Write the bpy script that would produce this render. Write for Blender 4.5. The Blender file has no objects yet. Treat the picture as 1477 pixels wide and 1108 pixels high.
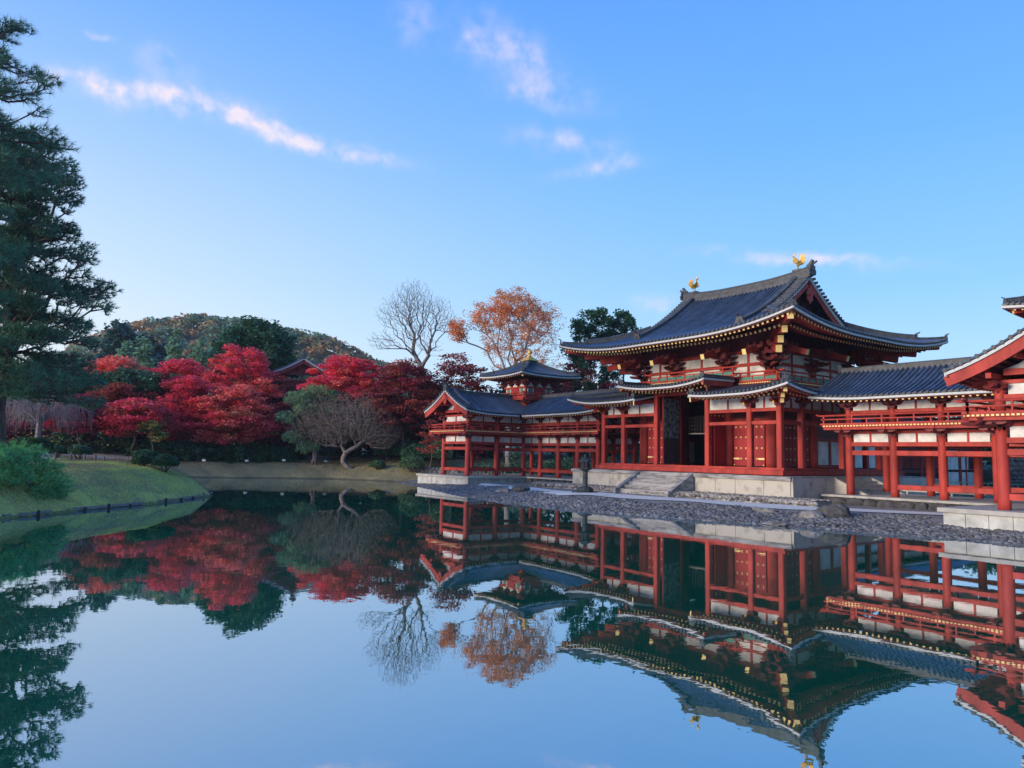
import bpy, math, random
import numpy as np
from mathutils import Vector, Matrix
SC = bpy.context.scene
R = math.radians
PI = math.pi
random.seed(7)

# ------------------------------------------------------------------ camera
CAM = Vector((31.687, -33.675, 2.665))
yaw, pitch, roll, FPX = -0.9487, 0.0969, 0.0206, 1064.9
F = Vector((math.sin(yaw), math.cos(yaw), 0)); Rt = Vector((math.cos(yaw), -math.sin(yaw), 0)); Up = Vector((0, 0, 1))
F2 = F * math.cos(pitch) + Up * math.sin(pitch); U2 = Up * math.cos(pitch) - F * math.sin(pitch)
R3 = Rt * math.cos(roll) + U2 * math.sin(roll); U3 = U2 * math.cos(roll) - Rt * math.sin(roll)
cd = bpy.data.cameras.new('camera'); cam = bpy.data.objects.new('camera', cd); SC.collection.objects.link(cam)
mw = Matrix((R3, U3, -F2)).transposed().to_4x4(); mw.translation = CAM; cam.matrix_world = mw
cd.sensor_width = 36; cd.lens = 36 * FPX / 1477; cd.clip_start = 0.1; cd.clip_end = 6000
SC.camera = cam
SC.view_settings.view_transform = 'Standard'; SC.view_settings.look = 'None'; SC.view_settings.gamma = 1
SC.view_settings.exposure = 0.45

# ------------------------------------------------------------------ sky and sun
SUN_AZ = Vector((-0.12, -0.99, 0)).normalized(); SUN_EL = R(13)
w = bpy.data.worlds.new('World'); SC.world = w; w.use_nodes = True
nt = w.node_tree; nt.nodes.clear()
def N(t, **k):
    n = nt.nodes.new(t)
    for a, b in k.items(): setattr(n, a, b)
    return n
def lk(a, b): nt.links.new(a, b)
def mth(op, a, b=None, clamp=False):
    n = N('ShaderNodeMath', operation=op); n.use_clamp = clamp
    for i, v in enumerate((a, b)):
        if v is None: continue
        if isinstance(v, (int, float)): n.inputs[i].default_value = v
        else: lk(v, n.inputs[i])
    return n.outputs[0]
sky = N('ShaderNodeTexSky'); sky.sky_type = 'NISHITA'; sky.sun_disc = False
sky.sun_elevation = SUN_EL; sky.sun_rotation = math.atan2(SUN_AZ.x, SUN_AZ.y); sky.air_density = 1.0; sky.dust_density = 0.4; sky.ozone_density = 2.5
tc = N('ShaderNodeTexCoord'); D = tc.outputs['Generated']
nrm = N('ShaderNodeVectorMath', operation='NORMALIZE'); lk(D, nrm.inputs[0]); D = nrm.outputs[0]
sp = N('ShaderNodeSeparateXYZ'); lk(D, sp.inputs[0])
el = sp.outputs[2]
ramp = N('ShaderNodeValToRGB'); lk(mth('MULTIPLY', el, 1.6, True), ramp.inputs[0])
cr = ramp.color_ramp
stops = [(0.0, (.66, .80, .90)), (0.12, (.50, .75, .95)), (0.34, (.26, .58, 1.0)), (0.62, (.145, .445, 1.0)), (0.86, (.11, .36, 1.0)), (1.0, (.09, .30, .95))]
cr.elements[0].position = 0; cr.elements[0].color = (*stops[0][1], 1); cr.elements[1].position = 1; cr.elements[1].color = (*stops[-1][1], 1)
for p_, c_ in stops[1:-1]:
    e_ = cr.elements.new(p_); e_.color = (*c_, 1)
# paler towards the sun's side of the sky
dt = N('ShaderNodeVectorMath', operation='DOT_PRODUCT'); lk(D, dt.inputs[0]); dt.inputs[1].default_value = (-0.97, -0.22, 0.05)
glow = mth('POWER', mth('MAXIMUM', dt.outputs['Value'], 0.0), 3.2)
glow = mth('MULTIPLY', glow, mth('SUBTRACT', 1.0, mth('MULTIPLY', mth('MAXIMUM', el, 0.0), 1.75)), True)
mx = N('ShaderNodeMix', data_type='RGBA'); lk(mth('MULTIPLY', glow, 1.05, True), mx.inputs[0]); lk(ramp.outputs[0], mx.inputs[6]); mx.inputs[7].default_value = (.90, .93, .95, 1)
# clouds, each at its own direction in the sky
nz = N('ShaderNodeTexNoise'); lk(D, nz.inputs['Vector']); nz.inputs['Scale'].default_value = 48; nz.inputs['Detail'].default_value = 7; nz.inputs['Roughness'].default_value = .6
nz2 = N('ShaderNodeTexNoise'); lk(D, nz2.inputs['Vector']); nz2.inputs['Scale'].default_value = 22; nz2.inputs['Detail'].default_value = 3
CL = [((-0.913,0.054,0.405),(0.130,0.978,0.163),(-0.388,0.201,-0.900),0.0263,0.0110,.6),
((-0.912,0.084,0.402),(0.118,0.991,0.059),(-0.394,0.102,-0.914),0.0235,0.0100,.75),
((-0.902,0.154,0.402),(0.196,0.979,0.063),(-0.384,0.136,-0.913),0.0619,0.0120,1.15),
((-0.891,0.218,0.398),(0.163,0.972,-0.168),(-0.424,-0.085,-0.902),0.0378,0.0085,.7),
((-0.881,0.270,0.388),(0.210,0.959,-0.189),(-0.423,-0.085,-0.902),0.0356,0.0090,.7),
((-0.862,0.336,0.379),(0.342,0.938,-0.052),(-0.373,0.085,-0.924),0.0603,0.0085,1.05),
((-0.890,0.142,0.434),(0.099,0.988,-0.122),(-0.446,-0.066,-0.893),0.0242,0.0138,.5),
((-0.891,0.075,0.448),(0.205,0.947,0.249),(-0.405,0.313,-0.859),0.0109,0.0041,.4),
((-0.731,0.463,0.502),(0.303,0.879,-0.368),(-0.612,-0.117,-0.783),0.0331,0.0182,.45),
((-0.704,0.509,0.495),(0.234,0.824,-0.515),(-0.670,-0.247,-0.700),0.0499,0.0206,.5),
((-0.701,0.549,0.455),(0.550,0.822,-0.144),(-0.453,0.149,-0.879),0.0504,0.0140,.45),
((-0.759,0.391,0.520),(0.133,0.876,-0.464),(-0.637,-0.283,-0.717),0.0234,0.0203,.25),
((-0.706,0.582,0.402),(0.605,0.792,-0.083),(-0.367,0.185,-0.912),0.0534,0.0110,.5),
((-0.688,0.622,0.374),(0.698,0.709,0.104),(-0.200,0.333,-0.921),0.0424,0.0084,.55),
((-0.520,0.816,0.252),(0.818,0.561,-0.129),(-0.247,0.139,-0.959),0.0900,0.0068,.8),
((-0.668,0.715,0.206),(0.735,0.678,0.032),(-0.116,0.173,-0.978),0.0308,0.0087,.4)]
nw = N('ShaderNodeTexNoise'); lk(D, nw.inputs['Vector']); nw.inputs['Scale'].default_value = 17; nw.inputs['Detail'].default_value = 6; nw.inputs['Roughness'].default_value = .62
w1 = N('ShaderNodeVectorMath', operation='SUBTRACT'); lk(nw.outputs['Color'], w1.inputs[0]); w1.inputs[1].default_value = (.5, .5, .5)
w2 = N('ShaderNodeVectorMath', operation='MULTIPLY'); lk(w1.outputs[0], w2.inputs[0]); w2.inputs[1].default_value = (.05, .05, .042)
w3 = N('ShaderNodeVectorMath', operation='ADD'); lk(D, w3.inputs[0]); lk(w2.outputs[0], w3.inputs[1]); DW = w3.outputs[0]
def vdot(v):
    n = N('ShaderNodeVectorMath', operation='DOT_PRODUCT'); lk(DW, n.inputs[0]); n.inputs[1].default_value = v; return n.outputs['Value']
tot = None; cnz = mth('MULTIPLY', mth('SUBTRACT', nz.outputs[0], 0.5), 3.3)
for c_, a_, b_, ha, hb, st in CL:
    qa = mth('POWER', mth('ABSOLUTE', mth('DIVIDE', vdot(a_), ha)), 2.0); qb = mth('POWER', mth('ABSOLUTE', mth('DIVIDE', vdot(b_), hb)), 2.0)
    g = mth('EXPONENT', mth('MULTIPLY', mth('ADD', qa, qb), -1.0))
    g = mth('MULTIPLY', g, mth('GREATER_THAN', vdot(c_), 0.3)); g = mth('MULTIPLY', g, st)
    tot = g if tot is None else mth('ADD', tot, g)
cm = mth('MULTIPLY', tot, mth('ADD', cnz, 0.78), True)
cm = mth('MULTIPLY', mth('POWER', cm, 0.85), mth('MULTIPLY', mth('ADD', mth('MULTIPLY', mth('SUBTRACT', nz2.outputs[0], .36), 4.5), .25), 1.0, True)); cm = mth('MULTIPLY', cm, 0.97)
cmix = N('ShaderNodeMix', data_type='RGBA'); lk(mth('MULTIPLY', glow, 1.6, True), cmix.inputs[0]); cmix.inputs[6].default_value = (.78, .72, .88, 1); cmix.inputs[7].default_value = (1.25, 1.02, .93, 1)
fin = N('ShaderNodeMix', data_type='RGBA'); lk(cm, fin.inputs[0]); lk(mx.outputs[2], fin.inputs[6]); lk(cmix.outputs[2], fin.inputs[7])
# physical sky carries a share of the light
b1 = N('ShaderNodeBackground'); lk(sky.outputs[0], b1.inputs[0]); b1.inputs[1].default_value = 0.02
b2 = N('ShaderNodeBackground'); lk(fin.outputs[2], b2.inputs[0]); b2.inputs[1].default_value = 0.74
ad = N('ShaderNodeAddShader'); lk(b1.outputs[0], ad.inputs[0]); lk(b2.outputs[0], ad.inputs[1])
wo = N('ShaderNodeOutputWorld'); lk(ad.outputs[0], wo.inputs[0])
sd = bpy.data.lights.new('sun', 'SUN'); sd.energy = 3.1; sd.angle = R(24); sd.color = (1.0, .85, .70)
so = bpy.data.objects.new('sun', sd); SC.collection.objects.link(so)
sv = SUN_AZ * math.cos(SUN_EL) + Vector((0, 0, math.sin(SUN_EL))); so.rotation_euler = sv.to_track_quat('Z', 'Y').to_euler()

# ------------------------------------------------------------------ materials
MATS = {}
def mat(name, col, rough=.6, var=.25, scale=3.0, bump=0.0, bscale=None, metal=0.0, col2=None, island=False, transl=0.0, stretch=None, spec=None, thr=None):
    m = bpy.data.materials.new(name); m.use_nodes = True; t = m.node_tree; b = t.nodes['Principled BSDF']; L = t.links.new
    b.inputs['Roughness'].default_value = rough; b.inputs['Metallic'].default_value = metal
    if spec is not None: b.inputs['Specular IOR Level'].default_value = spec
    co = t.nodes.new('ShaderNodeNewGeometry'); vec = co.outputs['Position']
    if stretch:
        mp = t.nodes.new('ShaderNodeMapping'); L(vec, mp.inputs[0]); mp.inputs['Scale'].default_value = stretch; vec = mp.outputs[0]
    n1 = t.nodes.new('ShaderNodeTexNoise'); n1.inputs['Scale'].default_value = scale; n1.inputs['Detail'].default_value = 6; n1.inputs['Roughness'].default_value = .6; L(vec, n1.inputs['Vector'])
    rp = t.nodes.new('ShaderNodeValToRGB'); L(n1.outputs[0], rp.inputs[0])
    c2 = col2 if col2 else tuple(max(0, c * (1 - var)) for c in col); c1 = tuple(min(1, c * (1 + var * .5)) for c in col) if not col2 else col
    lo, hi = thr if thr else (.32, .68)
    rp.color_ramp.elements[0].position = lo; rp.color_ramp.elements[1].position = hi
    rp.color_ramp.elements[0].color = (*c2, 1); rp.color_ramp.elements[1].color = (*c1, 1)
    out = rp.outputs[0]
    if island:
        hs = t.nodes.new('ShaderNodeHueSaturation'); L(out, hs.inputs['Color'])
        mr = t.nodes.new('ShaderNodeMapRange'); L(co.outputs['Random Per Island'], mr.inputs[0]); mr.inputs[3].default_value, mr.inputs[4].default_value = (island if isinstance(island, tuple) else (.55, 1.5)); L(mr.outputs[0], hs.inputs['Value'])
        mr2 = t.nodes.new('ShaderNodeMapRange'); L(co.outputs['Random Per Island'], mr2.inputs[0]); mr2.inputs[3].default_value = .488; mr2.inputs[4].default_value = .514; L(mr2.outputs[0], hs.inputs['Hue'])
        out = hs.outputs[0]
    L(out, b.inputs['Base Color'])
    if bump:
        nb = t.nodes.new('ShaderNodeTexNoise'); nb.inputs['Scale'].default_value = bscale or scale * 4; nb.inputs['Detail'].default_value = 4; L(vec, nb.inputs['Vector'])
        bp = t.nodes.new('ShaderNodeBump'); bp.inputs['Strength'].default_value = bump; bp.inputs['Distance'].default_value = .05; L(nb.outputs[0], bp.inputs['Height']); L(bp.outputs[0], b.inputs['Normal'])
    if transl:
        tr = t.nodes.new('ShaderNodeBsdfTranslucent'); L(out, tr.inputs[0]); ms = t.nodes.new('ShaderNodeMixShader'); ms.inputs[0].default_value = transl
        L(b.outputs[0], ms.inputs[1]); L(tr.outputs[0], ms.inputs[2]); L(ms.outputs[0], t.nodes['Material Output'].inputs['Surface'])
    MATS[name] = m; return m
RED = mat('vermilion_paint', (.42, .047, .032), .6, .42, 1.6, .12, 14, stretch=(1, 1, .35), spec=.25)
BRED = mat('shade_darkened_brackets', (.19, .022, .020), .6, .35, 2)  # same vermilion, its colour darkened to carry the deep shade under the eaves
DTILE = mat('dark_round_tile_end', (.045, .05, .06), .6, .4, 4)
DRED = mat('shaded_soffit_paint', (.13, .018, .016), .6, .35, 2)  # red with the under-eave shade put into the colour
WHITE = mat('white_plaster', (.70, .66, .60), .8, .30, 1.6, .05, 30)
TILE = mat('grey_roof_tile', (.038, .052, .076), .38, .6, 1.4, .15, 20)
RIB = mat('round_rib_tile', (.064, .084, .115), .38, .5, 1.8, .1, 20, island=(.72, 1.25))
TILE2 = mat('grey_ridge_tile', (.075, .075, .078), .6, .5, 3.0, .2, 18)
EAVE = mat('white_eave_paint', (.50, .50, .48), .6, .12, 3)
GOLD = mat('gilded_metal', (.74, .44, .09), .5, .3, 9, metal=.5)
STUD = mat('gilt_studs', (1.0, .74, .30), .45, .15, 6, metal=.15)
YEL = mat('yellow_end_paint', (.86, .62, .22), .5, .15, 6)
STONE = mat('pale_granite', (.47, .42, .34), .85, .3, 1.4, .25, 14, col2=(.24, .21, .17), thr=(.30, .50))
STEPS = mat('weathered_step_stone', (.36, .335, .31), .9, .3, 2.2, .15, 20, col2=(.13, .12, .11), thr=(.36, .60), stretch=(.5, 1, 2.5))
SLAB = mat('platform_stone', (.46, .43, .37), .9, .3, 1.5, .25, 12, col2=(.30, .28, .24))
WSTONE = mat('white_granite', (.48, .47, .42), .85, .35, 1.6, .15, 20)
DSTONE = mat('dark_foundation_stone', (.10, .09, .08), .95, .5, 3, .6, 9, col2=(.03, .03, .03))
RUB = mat('rubble_stone', (.36, .32, .28), .95, .5, 6, .8, 10, col2=(.08, .075, .07), island=True)
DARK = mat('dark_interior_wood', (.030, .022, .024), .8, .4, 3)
DOOR = mat('dark_red_door_paint', (.34, .022, .025), .55, .3, 1.3, .1, 10, stretch=(1, 1, .3), spec=.3)
FADED = mat('faded_door_painting', (.22, .22, .20), .85, .6, 4.5, .1, 20, col2=(.045, .045, .045), stretch=(1, 1, .8), thr=(.42, .58))
FADED2 = mat('bare_dark_door_wood', (.10, .035, .03), .8, .6, 3, .1, 20, col2=(.025, .02, .02), stretch=(2, 2, .4))
GREEN = mat('green_lattice_paint', (.06, .20, .14), .6, .3, 5)
GSTONE = mat('lantern_bronze', (.045, .052, .052), .65, .5, 5, .4, 14, col2=(.018, .02, .02))
BARKD = mat('dark_grey_bark', (.15, .125, .12), .95, .4, 4, .4, 12)
BARK = mat('bark', (.16, .12, .10), .95, .5, 4, .8, 12, stretch=(1, 1, .3), col2=(.05, .04, .035))
BARKG = mat('pale_bark', (.30, .26, .24), .95, .4, 4, .6, 12, stretch=(1, 1, .3), col2=(.12, .10, .10))
TWIG = mat('grey_twigs', (.24, .18, .15), .9, .3, 2)
ROCK = mat('shore_rock', (.30, .27, .24), .95, .5, 2.5, .9, 6, col2=(.07, .065, .06))
RET = mat('retaining_wall_stone', (.17, .18, .18), .95, .5, 1.6, 1.0, 3, col2=(.05, .055, .055))
WOODP = mat('old_wood', (.20, .18, .16), .9, .4, 6, .3, 20)
PALEW = mat('pale_bench_wood', (.62, .55, .45), .7, .2, 5)
DRR = mat('old_red_gate_wood', (.22, .035, .035), .7, .4, 2)
def leafmat(n, c, tr=.35, c2=None): return mat(n, c, .6, .45, .55, island=True, transl=tr, col2=c2)
L_CRIM = leafmat('crimson_leaves', (.95, .11, .17), .5, (.66, .05, .09))
L_SCAR = leafmat('scarlet_leaves', (.97, .26, .17), .5, (.76, .10, .11))
L_MAG = leafmat('magenta_leaves', (.55, .03, .10), .4, (.25, .012, .035))
L_RUST = leafmat('rust_leaves', (.52, .11, .06), .4, (.28, .035, .035))
L_DRED = leafmat('dark_red_leaves', (.36, .035, .055), .35, (.15, .022, .035))
L_OR = leafmat('orange_leaves', (.98, .44, .14), .45, (.78, .28, .10))
L_DG = leafmat('dark_evergreen_leaves', (.065, .19, .075), .25, (.025, .075, .040))
L_DG2 = leafmat('blue_green_leaves', (.05, .14, .10), .2, (.022, .07, .06))
L_MG = leafmat('mid_green_leaves', (.10, .19, .07), .25, (.045, .11, .05))
L_CED = leafmat('pale_bamboo_leaves', (.26, .40, .22), .3, (.14, .27, .16))
L_PINE = leafmat('pine_needles', (.09, .26, .14), .22, (.045, .15, .09))
L_PINE2 = leafmat('bright_pine_needles', (.15, .48, .14), .25, (.07, .28, .10))
L_OB = leafmat('orange_brown_leaves', (.72, .34, .16), .4, (.48, .20, .11))
L_SPB = leafmat('sparse_brown_leaves', (.30, .24, .17), .3, (.20, .15, .12))
L_YEL = leafmat('yellow_leaves', (.55, .42, .08), .3, (.30, .28, .07))
L_HILL = leafmat('hill_leaves', (.27, .26, .12), .25, (.11, .19, .10))
L_HOR = leafmat('hill_autumn_leaves', (.62, .34, .15), .25, (.38, .24, .11))

# ------------------------------------------------------------------ mesh helpers
COL = SC.collection
WL = {}
def wl(o): return WL.get(o.name, Vector((0, 0, 0))) if o else Vector((0, 0, 0))
def tag(o, label=None, cat=None, group=None, kind=None):
    if label: o['label'] = label
    if cat: o['category'] = cat
    if group: o['group'] = group
    if kind: o['kind'] = kind
    return o
def thing(name, label, cat, loc=(0, 0, 0), group=None):
    o = bpy.data.objects.new(name, None); COL.objects.link(o); o.location = loc; o.empty_display_size = .3
    WL[o.name] = Vector(loc); return tag(o, label, cat, group)
def link(name, me, mats, parent=None, smooth=False):
    for m in (mats if isinstance(mats, (list, tuple)) else [mats]): me.materials.append(m)
    o = bpy.data.objects.new(name, me); COL.objects.link(o)
    if parent is not None: o.parent = parent; WL[o.name] = wl(parent)
    if smooth: me.polygons.foreach_set('use_smooth', [True] * len(me.polygons))
    me.update(); return o
def npmesh(name, V, Fc, mats, parent=None, mi=None, smooth=False):
    V = np.asarray(V, dtype=np.float32); Fc = np.asarray(Fc, dtype=np.int32)
    off = wl(parent); V = V - np.array(off, dtype=np.float32)
    me = bpy.data.meshes.new(name); me.vertices.add(len(V)); me.vertices.foreach_set('co', V.ravel())
    k = Fc.shape[1]; me.loops.add(Fc.size); me.loops.foreach_set('vertex_index', Fc.ravel())
    me.polygons.add(len(Fc)); me.polygons.foreach_set('loop_start', np.arange(0, Fc.size, k, dtype=np.int32))
    if mi is not None: me.polygons.foreach_set('material_index', np.asarray(mi, dtype=np.int32))
    me.update(calc_edges=True); return link(name, me, mats, parent, smooth)
class M:
    def __init__(s): s.v = []; s.f = []; s.m = []
    def add(s, vs, fs, mi=0):
        b = len(s.v); s.v += [tuple(q) for q in vs]
        for f in fs: s.f.append([b + i for i in f]); s.m.append(mi)
    def box(s, x0, x1, y0, y1, z0, z1, mi=0):
        s.add([(x0,y0,z0),(x1,y0,z0),(x1,y1,z0),(x0,y1,z0),(x0,y0,z1),(x1,y0,z1),(x1,y1,z1),(x0,y1,z1)],
              [(3,2,1,0),(4,5,6,7),(0,1,5,4),(1,2,6,5),(2,3,7,6),(3,0,4,7)], mi); return s
    def obox(s, c, d, hl, hw, hh, mi=0, mend=None):   # box along horizontal dir d
        c = Vector(c); d = Vector((d[0], d[1], 0)).normalized() * hl; n = Vector((-d.y, d.x, 0)).normalized() * hw; u = Vector((0, 0, hh))
        s.hexa([c-d-n-u, c+d-n-u, c+d+n-u, c-d+n-u, c-d-n+u, c+d-n+u, c+d+n+u, c-d+n+u], mi, mend); return s
    def hexa(s, p, mi=0, mend=None):
        s.add(p, [(3,2,1,0),(4,5,6,7),(0,1,5,4),(1,2,6,5),(2,3,7,6),(3,0,4,7)], mi)
        if mend is not None: s.m[-1] = mend
    def bar(s, a, b, wd, ht, mi=0, mend=None, up=Vector((0,0,1))):   # bar from a to b; mend = material of the face at a
        a = Vector(a); b = Vector(b); d = (b - a).normalized(); n = d.cross(up).normalized() * wd / 2; u = n.cross(d).normalized() * ht / 2
        s.hexa([a-n-u, b-n-u, b+n-u, a+n-u, a-n+u, b-n+u, b+n+u, a+n+u], mi, mend); return s
    def cyl(s, a, b, r0, r1=None, n=12, mi=0, caps=True):
        r1 = r0 if r1 is None else r1; a = Vector(a); b = Vector(b); d = (b - a).normalized()
        x = d.orthogonal().normalized(); y = d.cross(x); vs = []
        for p, r in ((a, r0), (b, r1)):
            for i in range(n):
                t = 2 * PI * i / n; vs.append(p + x * math.cos(t) * r + y * math.sin(t) * r)
        fs = [(i, (i+1) % n, n + (i+1) % n, n + i) for i in range(n)]
        if caps: fs += [tuple(range(n-1, -1, -1)), tuple(range(n, 2*n))]
        s.add(vs, fs, mi); return s
    def lathe(s, c, prof, n=16, mi=0, poly=None):
        c = Vector(c); vs = []
        for r, z in prof:
            for i in range(n):
                t = 2 * PI * (i + .5) / n; vs.append(c + Vector((r * math.cos(t), r * math.sin(t), z)))
        fs = []
        for k in range(len(prof) - 1):
            for i in range(n): fs.append((k*n+i, k*n+(i+1) % n, (k+1)*n+(i+1) % n, (k+1)*n+i))
        fs += [tuple(range(n-1, -1, -1)), tuple(range((len(prof)-1)*n, len(prof)*n))]
        s.add(vs, fs, mi); return s
    def prism(s, pts, o, ax, ay, th, mi=0):    # 2D polygon pts in plane (ax, ay) at o, extruded by vector th
        o = Vector(o); ax = Vector(ax); ay = Vector(ay); th = Vector(th); n = len(pts)
        a = [o + ax * p[0] + ay * p[1] for p in pts]; b = [q + th for q in a]
        s.add(a + b, [tuple(range(n-1, -1, -1)), tuple(range(n, 2*n))] + [(i, (i+1) % n, n+(i+1) % n, n+i) for i in range(n)], mi); return s
    def sweep(s, path, prof, mi=0, caps=True, closed=True, side=None):   # prof (lateral, up)
        path = [Vector(p) for p in path]; n = len(prof); vs = []
        for i, p in enumerate(path):
            d = path[min(i+1, len(path)-1)] - path[max(i-1, 0)]
            sd_ = Vector(side) if side is not None else Vector((d.y, -d.x, 0)).normalized()
            up = sd_.cross(d).normalized(); up = up if up.z > 0 else -up
            for a, b in prof: vs.append(p + sd_ * a + up * b)
        fs = []; rng = n if closed else n - 1
        for k in range(len(path) - 1):
            for i in range(rng): fs.append((k*n+i, k*n+(i+1) % n, (k+1)*n+(i+1) % n, (k+1)*n+i))
        if caps and closed: fs += [tuple(range(n-1, -1, -1)), tuple(range((len(path)-1)*n, len(path)*n))]
        s.add(vs, fs, mi); return s
    def build(s, name, mats, parent=None, smooth=False):
        off = wl(parent); me = bpy.data.meshes.new(name)
        me.from_pydata([(v[0]-off.x, v[1]-off.y, v[2]-off.z) for v in s.v], [], s.f)
        me.polygons.foreach_set('material_index', s.m)
        return link(name, me, mats, parent, smooth)
def pbox(root, name, mt, *a): return M().box(*a).build(name, mt, root)
def sbox(x0, x1): return (min(x0, x1), max(x0, x1))
def dcam(p): return (Vector(p) - CAM).length

def tubes(P0, P1, R0, R1, n=4):
    P0 = np.asarray(P0, float); P1 = np.asarray(P1, float); R0 = np.asarray(R0, float); R1 = np.asarray(R1, float)
    d = P1 - P0; L_ = np.linalg.norm(d, axis=1, keepdims=True) + 1e-9; d = d / L_
    ref = np.where(np.abs(d[:, 2:3]) > .9, np.array([[1., 0, 0]]), np.array([[0, 0, 1.]]))
    x = np.cross(d, ref); x /= np.linalg.norm(x, axis=1, keepdims=True); y = np.cross(d, x)
    V = np.zeros((len(P0), 2 * n, 3))
    for i in range(n):
        t = 2 * PI * i / n; o = x * math.cos(t) + y * math.sin(t)
        V[:, i] = P0 + o * R0[:, None]; V[:, n + i] = P1 + o * R1[:, None]
    base = np.array([[i, (i+1) % n, n + (i+1) % n, n + i] for i in range(n)])
    Fc = (np.arange(len(P0)) * 2 * n)[:, None, None] + base[None]
    return V.reshape(-1, 3), Fc.reshape(-1, 4)
def leaves(C, size, rng, flat=.5, aspect=.7):    # one quad per centre
    n = len(C); nr = rng.normal(size=(n, 3)); nr[:, 2] = np.abs(nr[:, 2]) + flat * 2
    nr /= np.linalg.norm(nr, axis=1, keepdims=True); a = rng.normal(size=(n, 3)); x = np.cross(nr, a); x /= np.linalg.norm(x, axis=1, keepdims=True); y = np.cross(nr, x)
    s = size * rng.uniform(.6, 1.3, size=(n, 1)); x = x * s / 2; y = y * s / 2 * aspect
    V = np.stack([C - x - y * .3, C + y, C + x - y * .3, C - y * 1.1], 1).reshape(-1, 3)
    return V, np.arange(4 * n).reshape(-1, 4)
def needles(C, Dr, ln, wd, k, rng, spread=.8):
    n = len(C); C = np.repeat(C, k, 0); Dr = np.repeat(Dr, k, 0) + rng.normal(size=(n * k, 3)) * spread
    Dr /= np.linalg.norm(Dr, axis=1, keepdims=True); a = rng.normal(size=(n * k, 3)); x = np.cross(Dr, a); x /= np.linalg.norm(x, axis=1, keepdims=True)
    l = ln * rng.uniform(.6, 1.15, size=(n * k, 1))
    V = np.stack([C - x * wd / 2, C + x * wd / 2, C + Dr * l], 1).reshape(-1, 3)
    return V, np.arange(3 * n * k).reshape(-1, 3)
def grow(trunk, targets, rtip, rng, step=.8, power=2.3, alpha=.25, sag=0.0, wig=.05):
    """branches from the trunk polyline to every target; returns segments P0,P1,R0,R1"""
    nodes = [np.array(p, float) for p in trunk]; par = [-1] + list(range(len(trunk) - 1)); pl = [0.0]
    for i in range(1, len(nodes)): pl.append(pl[-1] + np.linalg.norm(nodes[i] - nodes[i-1]) * .6)
    targets = np.asarray(targets); order = np.argsort(np.linalg.norm(targets - nodes[len(trunk)//2], axis=1))
    cap = len(nodes) + len(targets) * 6 + 10; A = np.zeros((cap, 3)); PLn = np.zeros(cap); A[:len(nodes)] = nodes; PLn[:len(nodes)] = pl; cnt = len(nodes)
    lo = max(1, int(len(trunk) * .3))
    for t in targets[order]:
        dd = np.linalg.norm(A[lo:cnt] - t, axis=1) + alpha * PLn[lo:cnt] + np.maximum(0, A[lo:cnt, 2] - t[2]) * .8
        i = lo + int(np.argmin(dd)); p = A[i]; dist = np.linalg.norm(t - p); k = max(1, min(5, int(dist / step)))
        prev = i
        for j in range(1, k + 1):
            q = p + (t - p) * j / k
            if j < k: q = q + rng.normal(size=3) * dist * wig + np.array([0, 0, math.sin(PI * j / k) * dist * (.06 - sag)])
            A[cnt] = q; PLn[cnt] = PLn[prev] + np.linalg.norm(q - A[prev]); par.append(prev); prev = cnt; cnt += 1
    w_ = np.zeros(cnt); haschild = np.zeros(cnt, bool)
    for i in range(cnt - 1, 0, -1):
        if not haschild[i]: w_[i] += 1
        w_[par[i]] += w_[i]; haschild[par[i]] = True
    rad = rtip * w_ ** (1 / power)
    idx = np.arange(1, cnt); pp = np.array(par[1:cnt])
    R0_ = np.minimum(rad[pp], rad[idx] * 1.25); R0_[:len(trunk)-1] = rad[pp][:len(trunk)-1]
    return A[pp], A[idx], R0_, rad[idx]

# ------------------------------------------------------------------ terrain
POND = [(-1.4,-32.85),(-2.3,-31.7),(-4,-30.4),(-6.9,-27.4),(-9.9,-25),(-13.1,-22.9),(-15.3,-22.1),(-18,-22.6),(-24,-24.6),(-33,-25.0),(-42,-21),(-43.4,-17.2),(-41.5,-10.5),(-38.9,-4.8),(-35,-2.4),
 (-31.8,-1.6),(-29.5,-1.9),(-24,-3.7),(-18.8,-5.1),(-9.9,-7.9),(-5.1,-8.9),(.2,-9.5),(3.6,-9.2),(7,-8.3),(9,-7.9),(11.4,-7.1),(12.6,-6.6),(14.5,-6.0),(17,-5.3),(18.8,-4.9),(21,-4.4),(25,-4.6),(32,-6),(45,-10),
 (44,-14),(38,-22),(30.3,-32.6),(24,-42),(8,-41),(1,-36)]
PA = np.array(POND); PB = np.roll(PA, -1, 0)
def sdf(x, y):     # >0 on land
    x = np.asarray(x, float); y = np.asarray(y, float); best = np.full(x.shape, 1e9); ins = np.zeros(x.shape, bool)
    for (ax, ay), (bx, by) in zip(PA, PB):
        ex, ey = bx - ax, by - ay; t = np.clip(((x - ax) * ex + (y - ay) * ey) / (ex * ex + ey * ey), 0, 1)
        best = np.minimum(best, np.hypot(x - ax - t * ex, y - ay - t * ey))
        c = ((ay > y) != (by > y)); xi = ax + (y - ay) * ex / (ey if abs(ey) > 1e-9 else 1e-9); ins ^= c & (x < xi)
    return np.where(ins, -best, best)
def sst(a, b, v): t = np.clip((v - a) / (b - a), 0, 1); return t * t * (3 - 2 * t)
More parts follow.
